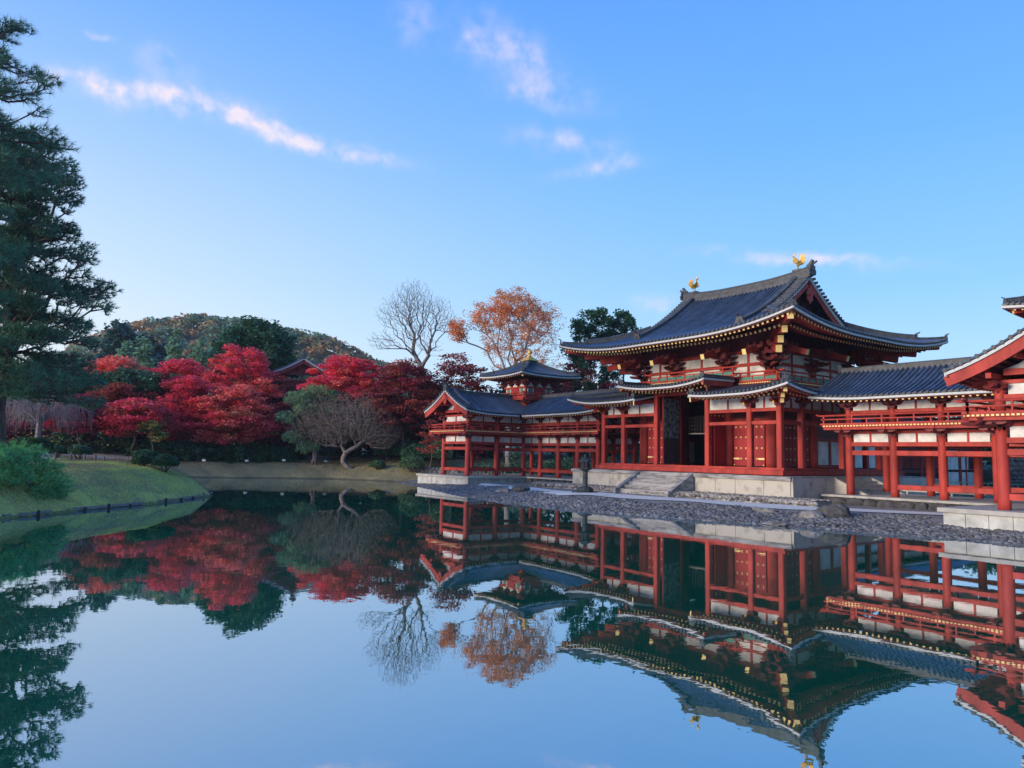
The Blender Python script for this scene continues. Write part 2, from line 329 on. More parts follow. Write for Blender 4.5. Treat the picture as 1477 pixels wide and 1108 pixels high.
def height(x, y):
    x = np.asarray(x, float); y = np.asarray(y, float); s = sdf(x, y)
    s = s + .12 * np.sin(x * 1.7 + y * .6) + .1 * np.sin(y * 2.3 - x * .9)
    land = np.interp(s, [-3, 0, .25, 3, 9, 20, 45, 120], [-.9, -.05, .14, 1.28, 2.05, 2.7, 3.6, 5.5])
    pen = np.interp(s, [-3, 0, .12, .9, 2.5, 5, 12, 60], [-.9, -.05, .30, .95, 1.55, 1.85, 1.85, 2.2])
    isl = np.interp(s, [-3, 0, 4.2, 8, 300], [-.6, -.03, .44, .5, .5])
    back = np.interp(y, [17, 30, 48, 120], [0, .7, 2.6, 6]); wr = sst(-14, -5, x); back = back * (1 - wr) + np.interp(y, [17, 39, 46, 120], [0, .15, 1.6, 5]) * wr
    isl = isl + back * (s > 0)
    wi = sst(-36, -30.5, x) * sst(-16, -9, y) ; wp = sst(-22, -25, y - 0 * x) * sst(-36, -26, x) * (y < -14)
    wp = np.where((x > -30) & (y < -18), 1.0, wp)
    near = sst(20, 28, x) * sst(-10, -18, y); nearh = np.interp(s, [-3, 0, .3, 1.2, 60], [-.9, -.05, .4, .9, 1.0])
    h = land * (1 - wi) + isl * wi; h = h * (1 - wp) + pen * wp; h = h * (1 - near) + nearh * near
    return h + np.where(s > 1, .04 * np.sin(x * .8) * np.sin(y * .7 + 1), 0)
def hz(x, y): return float(height(np.array([x]), np.array([y]))[0])
def axis(lo, hi, st, far):
    c = list(np.arange(lo, hi + .01, st)); d = st
    a = hi; out = []
    while a < far: d *= 1.25; a += d; out.append(a)
    b = lo; d = st; o2 = []
    while b > -far: d *= 1.25; b -= d; o2.append(b)
    return np.array(o2[::-1] + c + out)
gx = axis(-64, 36, .42, 1000); gy = axis(-46, 26, .42, 1000)
GX, GY = np.meshgrid(gx, gy); GZ = height(GX, GY)
GV = np.stack([GX, GY, GZ], -1).reshape(-1, 3); nx_, ny_ = len(gx), len(gy)
ii, jj = np.meshgrid(np.arange(nx_ - 1), np.arange(ny_ - 1)); a0 = (jj * nx_ + ii).ravel()
GF = np.stack([a0, a0 + 1, a0 + nx_ + 1, a0 + nx_], 1)
def ground_mat():
    m = bpy.data.materials.new('lawn_and_earth'); m.use_nodes = True; t = m.node_tree; b = t.nodes['Principled BSDF']; L = t.links.new
    g = t.nodes.new('ShaderNodeNewGeometry'); P = g.outputs['Position']; b.inputs['Roughness'].default_value = .95; b.inputs['Specular IOR Level'].default_value = .15
    def noise(sc, det=5): n = t.nodes.new('ShaderNodeTexNoise'); n.inputs['Scale'].default_value = sc; n.inputs['Detail'].default_value = det; L(P, n.inputs['Vector']); return n.outputs[0]
    def rp(f, *st):
        r = t.nodes.new('ShaderNodeValToRGB'); L(f, r.inputs[0]); e = r.color_ramp.elements
        e[0].position, e[0].color = st[0][0], (*st[0][1], 1); e[1].position, e[1].color = st[-1][0], (*st[-1][1], 1)
        for q in st[1:-1]: x = e.new(q[0]); x.color = (*q[1], 1)
        return r.outputs[0]
    def mix(f, a, c):
        x = t.nodes.new('ShaderNodeMix'); x.data_type = 'RGBA'; L(f, x.inputs[0]); L(a, x.inputs[6]); L(c, x.inputs[7]); return x.outputs[2]
    def mt(op, a, c, cl=False):
        x = t.nodes.new('ShaderNodeMath'); x.operation = op; x.use_clamp = cl
        for i, v in enumerate((a, c)):
            if isinstance(v, (int, float)): x.inputs[i].default_value = v
            else: L(v, x.inputs[i])
        return x.outputs[0]
    sx = t.nodes.new('ShaderNodeSeparateXYZ'); L(P, sx.inputs[0]); X, Y, Z = sx.outputs
    fine = noise(11, 6); mid = noise(1.1, 4); big = noise(.35, 3)
    bank = rp(mt('ADD', mt('MULTIPLY', fine, .55), mt('MULTIPLY', mid, .45)), (.3, (.14, .11, .06)), (.5, (.25, .215, .11)), (.7, (.36, .32, .16)))
    lawn = rp(mt('ADD', mt('MULTIPLY', fine, .5), mt('MULTIPLY', big, .5)), (.34, (.22, .20, .10)), (.46, (.32, .30, .10)), (.56, (.46, .45, .11)), (.68, (.60, .57, .14)))
    brown = rp(fine, (.3, (.13, .11, .07)), (.7, (.26, .22, .14)))
    lawn = mix(rp(mid, (.46, (0, 0, 0)), (.62, (.4, .4, .4))), lawn, brown)
    dirt = rp(fine, (.3, (.15, .13, .115)), (.7, (.33, .30, .27)))
    wpen = mt('MULTIPLY', mt('LESS_THAN', Y, -17.5), mt('GREATER_THAN', X, -36), True)
    c = mix(wpen, bank, lawn)
    wis = mt('MULTIPLY', mt('GREATER_THAN', X, -29.5), mt('GREATER_THAN', Y, -12), True); c = mix(wis, c, dirt)
    moss = rp(noise(.6, 3), (.42, (.05, .07, .035)), (.6, (.16, .13, .09))); c = mix(mt('MULTIPLY', mt('GREATER_THAN', Y, 17), 1.0, True), c, moss)
    wet = mt('MULTIPLY', mt('LESS_THAN', Z, .10), .6); wc = t.nodes.new('ShaderNodeRGB'); wc.outputs[0].default_value = (.03, .03, .025, 1); c = mix(wet, c, wc.outputs[0])
    L(c, b.inputs['Base Color'])
    bp = t.nodes.new('ShaderNodeBump'); bp.inputs['Strength'].default_value = .9; bp.inputs['Distance'].default_value = .12; L(noise(7, 8), bp.inputs['Height']); L(bp.outputs[0], b.inputs['Normal'])
    return m
tag(npmesh('ground', GV, GF, ground_mat(), smooth=True), kind='structure')
# water
def water_mat():
    m = bpy.data.materials.new('pond_water'); m.use_nodes = True; t = m.node_tree; t.nodes.clear(); L = t.links.new
    o = t.nodes.new('ShaderNodeOutputMaterial'); df = t.nodes.new('ShaderNodeBsdfDiffuse'); df.inputs[0].default_value = (0, .125, .062, 1)
    gl = t.nodes.new('ShaderNodeBsdfGlossy'); gl.inputs['Roughness'].default_value = .012; gl.inputs[0].default_value = (.84, .86, .95, 1)
    fr = t.nodes.new('ShaderNodeFresnel'); fr.inputs[0].default_value = 1.7; ms = t.nodes.new('ShaderNodeMixShader'); fm = t.nodes.new('ShaderNodeMath'); fm.operation = 'MULTIPLY_ADD'; L(fr.outputs[0], fm.inputs[0]); fm.inputs[1].default_value = .44; fm.inputs[2].default_value = .54; L(fm.outputs[0], ms.inputs[0]); L(df.outputs[0], ms.inputs[1]); L(gl.outputs[0], ms.inputs[2]); L(ms.outputs[0], o.inputs[0])
    g = t.nodes.new('ShaderNodeNewGeometry'); mp = t.nodes.new('ShaderNodeMapping'); L(g.outputs['Position'], mp.inputs[0]); mp.inputs['Scale'].default_value = (1, 1, 1)
    n = t.nodes.new('ShaderNodeTexNoise'); n.inputs['Scale'].default_value = 1.6; n.inputs['Detail'].default_value = 3; L(mp.outputs[0], n.inputs['Vector'])
    n2 = t.nodes.new('ShaderNodeTexNoise'); n2.inputs['Scale'].default_value = .09; n2.inputs['Detail'].default_value = 2; L(mp.outputs[0], n2.inputs['Vector'])
    st = t.nodes.new('ShaderNodeMapRange'); L(n2.outputs[0], st.inputs[0]); st.inputs[1].default_value = .42; st.inputs[2].default_value = .68; st.inputs[3].default_value = .004; st.inputs[4].default_value = .022
    bp = t.nodes.new('ShaderNodeBump'); L(st.outputs[0], bp.inputs['Strength']); bp.inputs['Distance'].default_value = .1; L(n.outputs[0], bp.inputs['Height']); L(bp.outputs[0], gl.inputs['Normal'])
    return m
wm = M(); wm.add([(-80, -60, 0), (60, -60, 0), (60, 12, 0), (-80, 12, 0)], [(0, 1, 2, 3)])
tag(wm.build('pond_water', water_mat()), kind='structure')
# ------------------------------------------------------------------ roof helpers
class Roof:
    def __init__(s, root, rafter_w=.12, sp=.30, rib=.075):
        s.root = root; s.t = M(); s.w = M(); s.r = M(); s.raf = []; s.sp = sp; s.rib = rib; s.rw = rafter_w
    def slope(s, A, B, n, z0, prof, lift, umax, umin=None, K=9, tiers=((.18, 1.25, -.30), (1.0, 2.5, -.52)), rtop=None, rafters=True, board=True, extra=None, und=2.6, rspan=None):
        A = Vector((A[0], A[1], 0)); B = Vector((B[0], B[1], 0)); n = Vector((n[0], n[1], 0)); L = (B - A).length; t = (B - A) / L
        nr = max(2, int(round(L / s.sp))); ex = extra or (lambda a, b: 0)
        P = lambda a, u, dz=0: A + t * a + n * u + Vector((0, 0, z0 + prof(u) + lift(a, L, u) + ex(a, u) + dz))
        um = lambda a: max(0.0, umax(a, L)); ul = (lambda a: umin(a, L)) if umin else (lambda a: 0.0)
        ss = [L * i / nr for i in range(nr + 1)]
        for i in range(nr):
            a, b = ss[i], ss[i+1]; ma, mb = um(a), um(b); la, lb = ul(a), ul(b)
            if max(ma - la, mb - lb) < .02: continue
            ma = max(ma, la); mb = max(mb, lb)
            vs = []; 
            for k in range(K + 1):
                f = k / K; vs += [P(a, la + (ma-la) * f), P((a+b)/2, (la+lb)/2 + ((ma+mb)/2-(la+lb)/2) * f, -.025), P(b, lb + (mb-lb) * f)]
            s.t.add(vs, [(3*k+j, 3*k+j+1, 3*k+j+4, 3*k+j+3) for k in range(K) for j in (0, 1)])
            # underside boarding
            ka, kb = min(ma, und), min(mb, und)
            if ka > la + .05 or kb > lb + .05:
                s.r.add([P(a, la, -.16), P(b, lb, -.16), P(b, max(kb, lb), -.16), P(a, max(ka, la), -.16)], [(0, 3, 2, 1)])
            s.t.add([P(a, la), P(b, lb), P(b, lb, -.07), P(a, la, -.07)], [(0, 1, 2, 3)])
        rr = s.rib
        for a in ss:
            m_, l_ = um(a), ul(a)
            if m_ - l_ < .12: continue
            path = [P(a, l_ - .05 + (m_ - l_ + .05) * k / K, .01) for k in range(K + 1)]
            s.t.sweep(path, [(-rr, -.02), (-rr * .7, rr * .75), (0, rr * 1.1), (rr * .7, rr * .75), (rr, -.02)], 1, side=t)
            if l_ < .01:   # round eave tile face
                p = P(a, -.05, .0); s.t.cyl(p + Vector((0, 0, .0)), p - n * .03, rr * 1.12, n=8, mi=2)
        if board:
            a0_, a1_ = 0, L
            if umin:
                ok = [a for a in ss if ul(a) < .05]; a0_, a1_ = min(ok), max(ok)
            pts = [a0_ + (a1_ - a0_) * i / 36 for i in range(37)]
            s.w.sweep([P(a, .02, -.155) for a in pts], [(-.035, -.055), (.05, -.055), (.05, .055), (-.035, .055)], side=None)
            s.r.sweep([P(a, .10, -.22) for a in pts], [(-.04, -.06), (.04, -.06), (.04, .06), (-.04, .06)])
        if rafters:
            kk = int(L / .31)
            for i in range(kk + 1):
                a = L * (i + .5) / (kk + 1)
                if rspan and not (rspan[0] <= a <= rspan[1]): continue
                m_, l_ = um(a), ul(a)
                if l_ > .05: continue
                for (u0, u1, dz) in tiers:
                    if m_ < u0 + .25: continue
                    u1_ = min(u1, m_ - .05)
                    p = P(a, u0, dz); q = P(a, u1_, dz); q.z = min(q.z, p.z + (u1_ - u0) * .3)
                    s.raf.append((p.copy(), q.copy()))
        return P
    def finish(s, limit=100, tile=True):
        if s.t.v: s.t.build('tiled_roof', [TILE, RIB, DTILE], s.root)
        if s.w.v: s.w.build('white_eave_board', EAVE, s.root)
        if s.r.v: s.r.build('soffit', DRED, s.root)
        s.raf.sort(key=lambda r: (r[0] - CAM).length + (200 if r[0].y > 9 else 0))
        for p, q in s.raf[:limit]: M().bar(p, q, s.rw, s.rw * 1.15, 0, 1).build('rafter', [RED, YEL], s.root)
        rest = M()
        for p, q in s.raf[limit:]: rest.bar(p, q, s.rw, s.rw * 1.15, 0, 1)
        if rest.v: tag(rest.build('rafter', [RED, YEL], s.root), kind='stuff')
def ridge(root, path, wd, ht, name='ridge', mt=None, side=None):
    m = M(); h = ht; w2 = wd / 2
    m.sweep(path, [(-w2, -.15), (-w2, h*.72), (-w2*1.2, h*.72), (-w2*1.2, h*.8), (-w2*.5, h*.95), (0, h), (w2*.5, h*.95), (w2*1.2, h*.8), (w2*1.2, h*.72), (w2, h*.72), (w2, -.15)], side=side)
    for lv in (.2, .42): m.sweep([Vector(p) for p in path], [(-w2*1.08, h*lv), (-w2*1.08, h*lv+.03), (w2*1.08, h*lv+.03), (w2*1.08, h*lv)], side=side)
    return m.build(name, mt or TILE2, root)
def oni(root, p, d, sc=1.0):    # ridge-end tile facing direction d
    d = Vector((d[0], d[1], 0)).normalized(); n = Vector((-d.y, d.x, 0)); m = M(); p = Vector(p)
    pts = [(-.34,-.2),(.34,-.2),(.40,.05),(.28,.2),(.30,.42),(.16,.36),(.10,.52),(0,.44),(-.10,.52),(-.16,.36),(-.30,.42),(-.28,.2),(-.40,.05)]
    m.prism([(a*sc, b*sc) for a, b in pts], p, n, (0, 0, 1), d * .12 * sc)
    m.cyl(p + d * .1 * sc + Vector((0, 0, .12 * sc)), p + d * .2 * sc + Vector((0, 0, .12 * sc)), .13 * sc, .07 * sc, 8)
    m.cyl(p + Vector((0, 0, .42 * sc)), p + d * .42 * sc + Vector((0, 0, .62 * sc)), .075 * sc, .06 * sc, 8)
    return m.build('ridge_end_tile', TILE2, root)
def bracket(root, x, y, z, out, sc=1.0, steps=1, step=.45, rise=.34, name='bracket_set', arms=True, tail=None, mt=None):
    o = Vector((out[0], out[1], 0)).normalized(); n = Vector((-o.y, o.x, 0)); m = M(); c = Vector((x, y, z))
    def blk(p, w_, h_, d_=None):
        a = w_ / 2; b = a * .72
        vs = []
        for q, zz in ((b, 0), (a, h_ * .5), (a, h_)):
            for i, j in ((-1,-1),(1,-1),(1,1),(-1,1)): vs.append(p + n * q * i + o * q * j + Vector((0, 0, zz)))
        m.add(vs, [(3,2,1,0),(8,9,10,11)] + [(k*4+i, k*4+(i+1) % 4, k*4+4+(i+1) % 4, k*4+4+i) for k in (0,1) for i in range(4)])
    def arm(p, d, hl, hh=.16, wd=.15):
        d = Vector(d); sidev = Vector((-d.y, d.x, 0)) * wd * sc
        pts = [(-hl, hh), (-hl, hh*.55), (-hl*.86, hh*.2), (-hl*.6, 0), (hl*.6, 0), (hl*.86, hh*.2), (hl, hh*.55), (hl, hh)]
        m.prism(pts, p - sidev / 2, d, (0, 0, 1), sidev)
    blk(c, .46 * sc, .26 * sc); zt = z + .26 * sc
    for k in range(steps + 1):
        hl = (.55 + .12 * (k == 0)) * sc; ctr = Vector((x, y, zt)) + o * step * sc * k
        arm(ctr, n, hl, .2 * sc)
        if k < steps: arm(Vector((x, y, zt)) + o * step * sc * (k + .5), o, step * sc * .95 + .1, .2 * sc)
        for q in (-.42 * sc, 0, .42 * sc): blk(ctr + n * q * 1.1 + Vector((0, 0, .2 * sc)), .2 * sc, .14 * sc)
        if k < steps: zt += rise * sc
    if k > 0 and arms:
        for kk in range(1, steps + 1): arm(Vector((x, y, z + .26*sc + rise*sc*kk)), n, .78 * sc, .2 * sc)
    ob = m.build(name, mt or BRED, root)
    if tail:
        a, b, sz = tail; M().bar(a, b, sz, sz * 1.2, 0, 1).build('tail_rafter', [RED, YEL], root)
    return ob
def column(root, x, y, z0, z1, r, square=False, mt=None):
    m = M()
    if square: c = r * .75; m.prism([(-r,-c),(-c,-r),(c,-r),(r,-c),(r,c),(c,r),(-c,r),(-r,c)], (x, y, z0), (1,0,0), (0,1,0), (0,0,z1-z0))
    else: m.lathe((x, y, z0), [(r*1.02, 0), (r, .3), (r, (z1-z0)*.8), (r*.93, z1-z0)], 20)
    o = m.build('column', mt or RED, root)
    if not square:
        for p in o.data.polygons:
            if len(p.vertices) == 4: p.use_smooth = True
    return o
def railing(root, p, q, z, out, h=.5, posts=None, mt=None, name='railing', ext=.25):
    """rail run from p to q at floor level z; out = outward dir; each post its own sub-part"""
    p = Vector((p[0], p[1], z)); q = Vector((q[0], q[1], z)); d = (q - p).normalized(); L = (q - p).length; mt = mt or RED
    m = M(); m.bar(p - d*ext + Vector((0,0,.06)), q + d*ext + Vector((0,0,.06)), .11, .10); m.bar(p - d*ext*.8 + Vector((0,0,h*.62)), q + d*ext*.8 + Vector((0,0,h*.62)), .09, .06)
    m.cyl(p - d*ext*1.4 + Vector((0,0,h)), q + d*ext*1.4 + Vector((0,0,h)), .05, n=8)
    for e, s_ in ((p, -1), (q, 1)): m.cyl(e + d*s_*ext*1.4 + Vector((0,0,h)), e + d*s_*(ext*1.4+.16) + Vector((0,0,h+.07)), .05, .045, n=8)
    r = m.build(name, mt, root); k = posts or max(2, int(round(L / .8)))
    for i in range(k + 1):
        a = p + d * L * i / k; big = i in (0, k)
        M().bar(a + Vector((0,0,.0)), a + Vector((0,0,h*(1.0 if big else .97 if i % 2 == 0 else .62))), .09 if big else .07, .09 if big else .07, up=d).build('railing_post', mt, r)
    return r
def gegyo(root, p, d, sc=1.0):    # hanging gable pendant facing d
    d = Vector((d[0], d[1], 0)).normalized(); n = Vector((-d.y, d.x, 0))
    pts = [(0,-.95),(.16,-.72),(.34,-.66),(.30,-.42),(.42,-.2),(.26,-.1),(.2,.15),(-.2,.15),(-.26,-.1),(-.42,-.2),(-.30,-.42),(-.34,-.66),(-.16,-.72)]
    m = M().prism([(a*sc, b*sc) for a, b in pts], p, n, (0,0,1), d*.1*sc); m.cyl(Vector(p)+Vector((0,0,-.3*sc)), Vector(p)+d*.18*sc+Vector((0,0,-.3*sc)), .1*sc, n=6)
    return m.build('gable_pendant', RED, root)

# ================================================================== MAIN HALL
hall = thing('temple_hall', 'large vermilion temple hall with a blue-grey tiled roof and studded red doors', 'temple hall', (0, 8.5, .8))
YM, YB = 2.31, 14.69; ZF = 2.25
# podium of pale blocks: cap course, joint lines, each block a part
M().box(-8.75, 8.75, .95, 16.0, .3, 1.80).build('podium_core', STONE, hall)
for i, (a, b) in enumerate(((-8.87,-7.1),(-7.1,-5.05),(-5.05,-2.55),(2.25,3.75),(3.75,5.14),(5.14,7.0),(7.0,8.62))):
    pbox(hall, 'podium_block', STONE, a + .012, b - .012, .90, .99, .3, 1.64)
pbox(hall, 'podium_cap', STEPS, -8.93, 8.70, .80, 16.1, 1.64, 1.86)
for a, b in ((.95,4.4),(9.4,12.5),(12.5,16)): pbox(hall, 'podium_block', STONE, 8.58, 8.66, a + .02, b - .02, .3, 1.63)
# front steps
st = M()
for k in range(5): st.box(-2.15, 1.9, .86 - .36 * (k + 1), .80, .35, 1.84 - .21 * (k + 1) + .0, 0)
st.build('front_steps', STEPS, hall)
for x in (-2.42, 1.92): M().prism([(0, 0), (0, 1.02), (-1.95, -.04), (-2.2, -.04), (-2.2, -.35), (0, -.35)], (x, .84, .86), (0, 1, 0), (0, 0, 1), (.3, 0, 0)).build('step_kerb', STEPS, hall)
# side steps on the right flank
st = M()
for k in range(5): st.box(8.66, 8.7 + .38 * (k + 1), 5.2, 8.7, .4, 1.84 - .19 * (k + 1))
st.build('side_steps', STONE, hall)
for y in (4.85, 8.72): M().prism([(0, 0), (0, .98), (2.15, 0), (2.15, -.3), (0, -.3)], (8.68, y, .86), (1, 0, 0), (0, 0, 1), (0, .3, 0)).build('step_kerb', STONE, hall)
# sills and floor
pbox(hall, 'floor', DRED, -7.2, 7.2, 2.2, 14.8, 1.87, 2.2)
pbox(hall, 'sill_beam', RED, -7.55, 7.55, 1.85, 2.18, 1.90, 2.16)
pbox(hall, 'sill_beam', RED, -7.38, 7.38, 2.182, 2.44, 2.17, 2.30)
for sx in (-1, 1):
    pbox(hall, 'sill_beam', RED, *sbox(sx*7.22, sx*7.56), 2.181, 14.9, 1.91, 2.15); pbox(hall, 'sill_beam', RED, *sbox(sx*6.98, sx*7.24), 2.445, 14.6, 2.171, 2.295)
# outer (pent-roof) columns
MX = (-7.1, -5.14, -2.1, 2.1, 5.14, 7.1)
for x in MX:
    tall = abs(x) < 3
    column(hall, x, YM, ZF, 6.95 if tall else 5.92, .165, True); column(hall, x, YB, ZF, 5.92, .165, True)
for y in (4.31, 8.5, 12.7):
    for x in (-7.1, 7.1): column(hall, x, y, ZF, 5.92, .165, True)
# inner round columns
for x in (-5.14, -2.1, 2.1, 5.14):
    for y in (4.31, 12.7): column(hall, x, y, ZF, 8.05, .33)
for x in (-5.14, 5.14): column(hall, x, 8.5, ZF, 8.05, .33)
# tie beams between outer columns (front and flanks)
def bay_x(y, a, b, tall=False, dirs=1):
    lo, hi = a + .16, b - .16
    pbox(hall, 'tie_beam', RED, lo, hi, y - .09, y + .09, 4.74, 4.93)
    pbox(hall, 'tie_beam', RED, lo, hi, y - .11, y + .11, 5.47, 5.66)
    nmid = 2 if (b - a) > 2.5 else 2; w_ = (hi - lo)
    for k in range(2):
        pbox(hall, 'plaster_panel', WHITE, lo + w_ * k / 2 + (.05 if k else .25*(a not in (2.1,))), lo + w_ * (k + 1) / 2 - (.05 if not k else .0), y - .03, y + .03, 5.66, 6.30)
    pbox(hall, 'strut', RED, (lo+hi)/2 - .05, (lo+hi)/2 + .05, y - .07, y + .07, 5.66, 6.2)
    pbox(hall, 'wall_plate', RED, lo - .1, hi + .1, y - .1, y + .1, 6.30, 6.44)
for a, b in ((-7.1,-5.14), (-5.14,-2.1), (2.1,5.14), (5.14,7.1)): bay_x(YM, a, b)
for sx in (-7.1, 7.1):
    ys = (YM, 4.31, 8.5, 12.7, YB)
    for a, b in zip(ys[:-1], ys[1:]):
        pbox(hall, 'tie_beam', RED, sx - .09, sx + .09, a + .16, b - .16, 4.74, 4.93); pbox(hall, 'tie_beam', RED, sx - .11, sx + .11, a + .16, b - .16, 5.47, 5.66)
        n_ = 2 if b - a < 3 else 4
        for k in range(n_):
            q0 = a + (b-a) * k / n_; q1 = a + (b-a) * (k+1) / n_
            pbox(hall, 'plaster_panel', WHITE, sx - .03, sx + .03, q0 + .08, q1 - .08, 5.66, 6.30)
            if k: pbox(hall, 'strut', RED, sx - .07, sx + .07, q0 - .05, q0 + .05, 5.66, 6.2)
        pbox(hall, 'wall_plate', RED, sx - .1, sx + .1, a, b, 6.305, 6.44)
# brackets over outer columns, with gilt nose caps
for x in (-7.1, -5.14, 5.14, 7.1):
    bracket(hall, x, YM, 5.72, (0, -1), .95, 1, .5, .3)
    c = Vector((x, YM - .62, 5.98)); M().bar(c, c + Vector((0, .5, .05)), .13, .2, 0, 1).build('bracket_nose', [RED, GOLD], hall)
for y in (4.31, 8.5, 12.7):
    for sx in (-1, 1): bracket(hall, sx*7.1, y, 5.72, (sx, 0), .95, 1, .5, .3)
# centre bay: high beams
pbox(hall, 'tie_beam', RED, -1.93, 1.93, YM - .12, YM + .12, 6.72, 6.95)
for x in (-2.1, 2.1): bracket(hall, x, YM, 6.86, (0, -1), .6, 1, .45, .2)
# inner wall: panels and beams between round columns
def wallseg(ax, a, b, c, z0, z1, mt, name, th=.05):
    if ax == 'x': return pbox(hall, name, mt, a, b, c - th, c + th, z0, z1)
    return pbox(hall, name, mt, c - th, c + th, a, b, z0, z1)
for sx in (-1, 1):
    a, b = sbox(sx * 2.43, sx * 4.81)
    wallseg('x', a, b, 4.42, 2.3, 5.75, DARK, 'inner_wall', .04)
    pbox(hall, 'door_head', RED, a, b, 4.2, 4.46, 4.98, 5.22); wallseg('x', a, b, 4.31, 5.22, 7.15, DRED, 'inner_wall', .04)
    # a closed pair of studded leaves
    for k in range(2):
        m0 = a + (b - a) * k / 2 + .03 + (.06 if k == 0 else 0); m1 = a + (b - a) * (k + 1) / 2 - .03 - (.06 if k == 1 else 0)
        lf = pbox(hall, 'door_leaf', DOOR, m0, m1, 4.22, 4.32, 2.36, 4.97); sm = M()
        for zz in (2.78, 3.42, 4.08, 4.70):
            for i in range(3):
                xx = m0 + (m1 - m0) * (i + .5) / 3
                sm.lathe((0, 0, 0), [(.001, 0), (.06, 0), (.06, .01)], 8) if False else sm.cyl((xx, 4.22, zz), (xx, 4.165, zz), .065, .03, 8)
        e0 = m0 if k == 0 else m1 - .42; sm.box(e0, e0 + .42, 4.185, 4.219, 2.73, 2.83)
        sm.cyl((m0+.06, 4.22, 2.40), (m0+.06, 4.17, 2.40), .035, n=6); sm.cyl((m1-.06, 4.22, 2.40), (m1-.06, 4.17, 2.40), .035, n=6)
        sm.build('door_studs', STUD, lf)
    # open leaf of the centre door standing out at right angles
    lf = pbox(hall, 'door_leaf', DOOR, *sbox(sx * 1.82, sx * 1.92), 2.62, 4.2, 2.36, 6.7); sm = M()
    for zz in (2.78, 3.42, 4.08, 4.72, 5.4):
        for i in range(4): yy = 2.8 + i * .38; sm.cyl((sx*1.92, yy, zz), (sx*1.975, yy, zz), .055, .028, 8)
    sm.build('door_studs', STUD, lf)
    m = M(); fx = sx * 1.82 - sx * .02
    m.box(*sbox(fx, fx - sx * .012), 2.66, 4.12, 4.05, 6.6, 0); m.box(*sbox(fx, fx - sx * .012), 2.66, 4.12, 2.42, 4.05, 1); tag(m.build('faded_painting', [FADED, FADED2], lf), 'weathered grey painting worn off towards the bottom')
    M().box(*sbox(sx*1.80, sx*1.94), 4.13, 4.2, 2.33, 6.75).build('door_hinge_post', DARK, lf)
    # flank leaf seen edge-on beside the front column
    pbox(hall, 'door_leaf', DOOR, *sbox(sx * 2.0, sx * 2.08), 2.95, 4.0, 2.36, 4.97)
# centre bay interior: lattice and dark altar space
lat = M(); lat.box(-1.75, 1.75, 5.0, 5.08, 4.34, 4.42, 1)
for i in range(15): x = -1.7 + i * .243; lat.box(x - .018, x + .018, 5.0, 5.03, 4.42, 5.6)
for zz in (4.65, 4.9, 5.15, 5.4): lat.box(-1.75, 1.75, 5.031, 5.05, zz, zz + .03)
lat.build('lattice', [DARK, WOODP], hall)
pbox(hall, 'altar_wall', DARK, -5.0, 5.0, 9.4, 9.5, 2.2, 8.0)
pbox(hall, 'inner_wall', DARK, -1.8, 1.8, 4.33, 4.4, 6.72, 7.4)
# flanks: doors then plaster
for sx in (-1, 1):
    X = sx * 5.14
    for k, (a, b) in enumerate(((4.72, 6.3), (6.34, 8.1))):
        lf = pbox(hall, 'door_leaf', DOOR, X - .05, X + .05, a, b, 2.36, 4.97); sm = M()
        for zz in (2.78, 3.42, 4.08, 4.70):
            for i in range(4): yy = a + (b - a) * (i + .5) / 4; sm.cyl((X + sx*.05, yy, zz), (X + sx*.1, yy, zz), .055, .028, 8)
        sm.build('door_studs', STUD, lf)
    pbox(hall, 'door_head', RED, X - .12, X + .12, 4.64, 12.37, 4.98, 5.2)
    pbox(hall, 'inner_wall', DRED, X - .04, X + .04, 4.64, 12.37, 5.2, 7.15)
    for a, b in ((8.9, 10.2), (10.45, 12.3)):
        pbox(hall, 'plaster_panel', WHITE, X - .04, X + .04, a, b, 2.5, 3.95); 
    pbox(hall, 'tie_beam', RED, X - .1, X + .1, 8.82, 12.37, 3.95, 4.15); pbox(hall, 'inner_wall', DRED, X - .04, X + .04, 8.82, 12.37, 4.15, 4.98)
    pbox(hall, 'strut', RED, X - .09, X + .09, 10.2, 10.45, 2.3, 3.95); pbox(hall, 'tie_beam', RED, X - .1, X + .1, 8.82, 12.37, 2.3, 2.5)
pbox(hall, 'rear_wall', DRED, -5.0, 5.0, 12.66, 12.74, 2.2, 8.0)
# upper wall zone, balconies
def upper(ax, c, pts, sgn):
    for a, b in zip(pts[:-1], pts[1:]):
        lo, hi = a + .3, b - .3
        def bx(name, mt, p, q, th, z0, z1):
            if ax == 'x': pbox(hall, name, mt, p, q, c - th, c + th, z0, z1)
            else: pbox(hall, name, mt, c - th, c + th, p, q, z0, z1)
        bx('tie_beam', RED, a + .28, b - .28, .13, 7.15, 7.42); bx('inner_wall', DRED, lo, hi, .03, 7.42, 7.55)
        n_ = 2; 
        for k in range(n_):
            p = lo + (hi-lo) * k / n_ + .06; q = lo + (hi-lo) * (k+1) / n_ - .06
            bx('plaster_panel', WHITE, p, q, .03, 7.6, 8.42); bx('plaster_panel', WHITE, p - .15*(k==0), q + .15*(k==1), .03, 8.62, 9.2)
        bx('tie_beam', RED, lo - .1, hi + .1, .09, 8.42, 8.62); bx('strut', RED, (a+b)/2 - .08, (a+b)/2 + .08, .07, 7.42, 8.42); bx('strut', RED, (a+b)/2 - .08, (a+b)/2 + .08, .07, 8.62, 9.2)
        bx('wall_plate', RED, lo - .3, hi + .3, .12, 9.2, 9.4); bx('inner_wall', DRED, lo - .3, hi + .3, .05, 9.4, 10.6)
upper('x', 4.31, (-5.14, -2.1, 2.1, 5.14), -1); upper('x', 12.7, (-5.14, -2.1, 2.1, 5.14), 1)
for sx in (-1, 1): upper('y', sx * 5.14, (4.31, 8.5, 12.7), sx)
